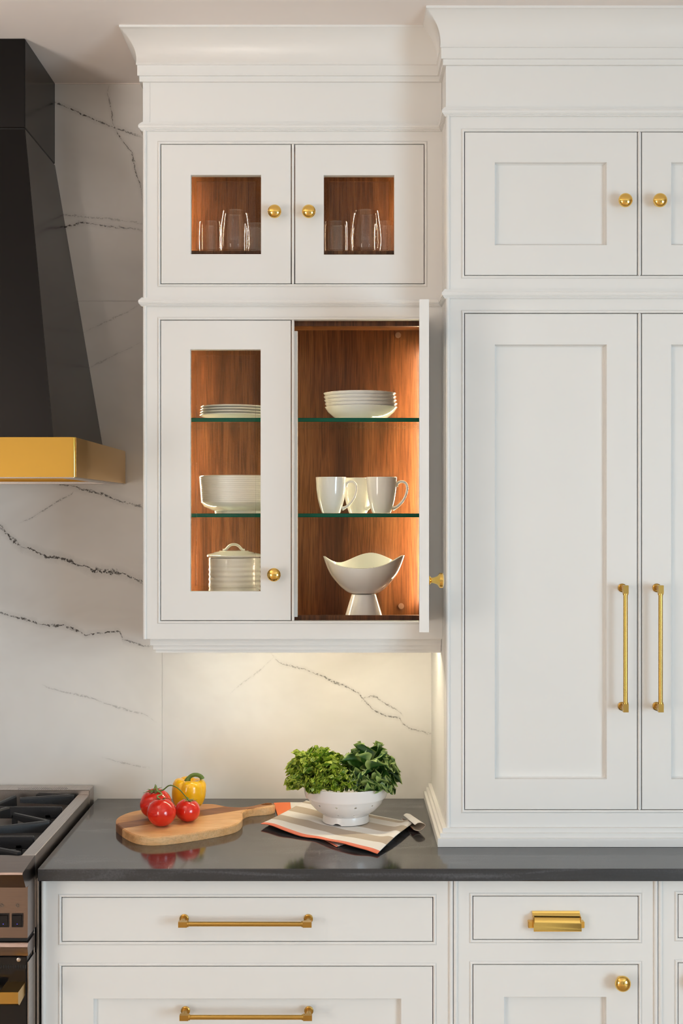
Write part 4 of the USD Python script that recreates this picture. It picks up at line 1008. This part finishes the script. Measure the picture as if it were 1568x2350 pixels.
def head(label, cx, cy_d, z, leaves, mat, name='lettuce'):
    t = thing(name, label, 'lettuce', (cx, cy_d, z)); rel = CC + [0, 0, .0885] - [cx, cy_d, z]
    for L, W, amp, freq, curl, cup, az, el, roll_, off, rng, nv in leaves:
        v, uv, f = leaf(L, W, amp, freq, curl, cup, rng, 20, nv, .15 if mat == 'dark_leaf' else 1.0)
        T = trimesh.transformations.euler_matrix(math.radians(roll_), -math.radians(el), math.radians(az), 'sxyz')
        v = v @ T[:3, :3].T + np.array(off)
        # leaves lie on the rim of the colander and droop a little outside it
        d = v - rel; rr = np.hypot(d[:, 0], d[:, 1]); low = np.where(rr > .104, -.010 - .25 * (rr - .104), np.where(rr > .088, .0015, -.012 - .5 * (.088 - rr)))
        v[:, 2] = np.where(d[:, 2] < low, rel[2] + low + .12 * np.maximum(d[:, 2] - low, -.03), v[:, 2])
        part(t, 'leaf', trimesh.Trimesh(v, f, process=False), mat, smooth=True, uv=uv, local=True)
    return t
ls = []
for k in range(96):
    rng = np.random.default_rng(1000 + k)
    q = (k + .5) / 96; el = math.degrees(math.asin(1 - .98 * q)) + rng.uniform(-7, 7); az = k * 137.5 + rng.uniform(-14, 14)
    L = .056 + .030 * max(0, math.sin(math.radians(el))) + rng.uniform(-.008, .004)
    ls.append((L, .0165 + .006 * rng.random(), .0058, 2.4, .25 + .5 * rng.random(), .35, az, el, rng.uniform(-70, 70), (.010 * math.cos(math.radians(az)) * q, .010 * math.sin(math.radians(az)) * q, .006 + .008 * (1 - q)), rng, 30))
for k in range(16):
    rng = np.random.default_rng(5000 + k)
    ls.append((.050 + .012 * rng.random(), .019, .0055, 2.2, .3, .4, -90 + (k - 7.5) * 11 + rng.uniform(-5, 5), 4 + 9 * (k % 3), rng.uniform(-40, 40), (0, -.006, .006 + .006 * (k % 2)), rng, 24))
for k in range(10):
    rng = np.random.default_rng(9000 + k)
    ls.append((.046 + .012 * rng.random(), .020, .0055, 2.2, .3, .4, -90 + (k - 4.5) * 14, 8 + 16 * (k % 4), rng.uniform(-40, 40), (.045 + .030 * rng.random(), -.022, .004), rng, 24))
head('light green frilly lettuce at the left in the colander', (727 - CX) * cd / F, CC[1] - .020, cz + .086, ls, 'frilly_leaf')
ls = []
for k in range(34):
    rng = np.random.default_rng(3000 + k)
    q = (k + .5) / 34; el = math.degrees(math.asin(1 - .97 * q)) + rng.uniform(-6, 6); az = k * 137.5 + 40 + rng.uniform(-15, 15)
    L = .058 + .034 * max(0, math.sin(math.radians(el))) + rng.uniform(-.004, .006)
    ls.append((L, .033 + .009 * rng.random(), 0.0095, 1.7, .2 + .5 * rng.random(), .45, az, el, rng.uniform(-60, 60), (.010 * math.cos(math.radians(az)) * q, .010 * math.sin(math.radians(az)) * q, .006 + .008 * (1 - q)), rng, 36))
ls.append((.102, .019, .003, 1.2, .05, .6, -30, 74, 35, (.004, 0, .008), np.random.default_rng(77), 20))
ls.append((.088, .027, .003, 1.0, .1, .35, 150, 70, 80, (-.010, -.004, .006), np.random.default_rng(78), 20))
for k in range(16):
    rng = np.random.default_rng(7000 + k)
    ls.append((.052 + .012 * rng.random(), .034, .0090, 1.7, .3, .4, -90 + (k - 7.5) * 11 + rng.uniform(-5, 5), 4 + 9 * (k % 3), rng.uniform(-40, 40), (0, -.006, .006 + .006 * (k % 2)), rng, 24))
head('dark green broad-leaved lettuce at the right in the colander', (846 - CX) * cd / F, CC[1] - .020, cz + .084, ls, 'dark_leaf')
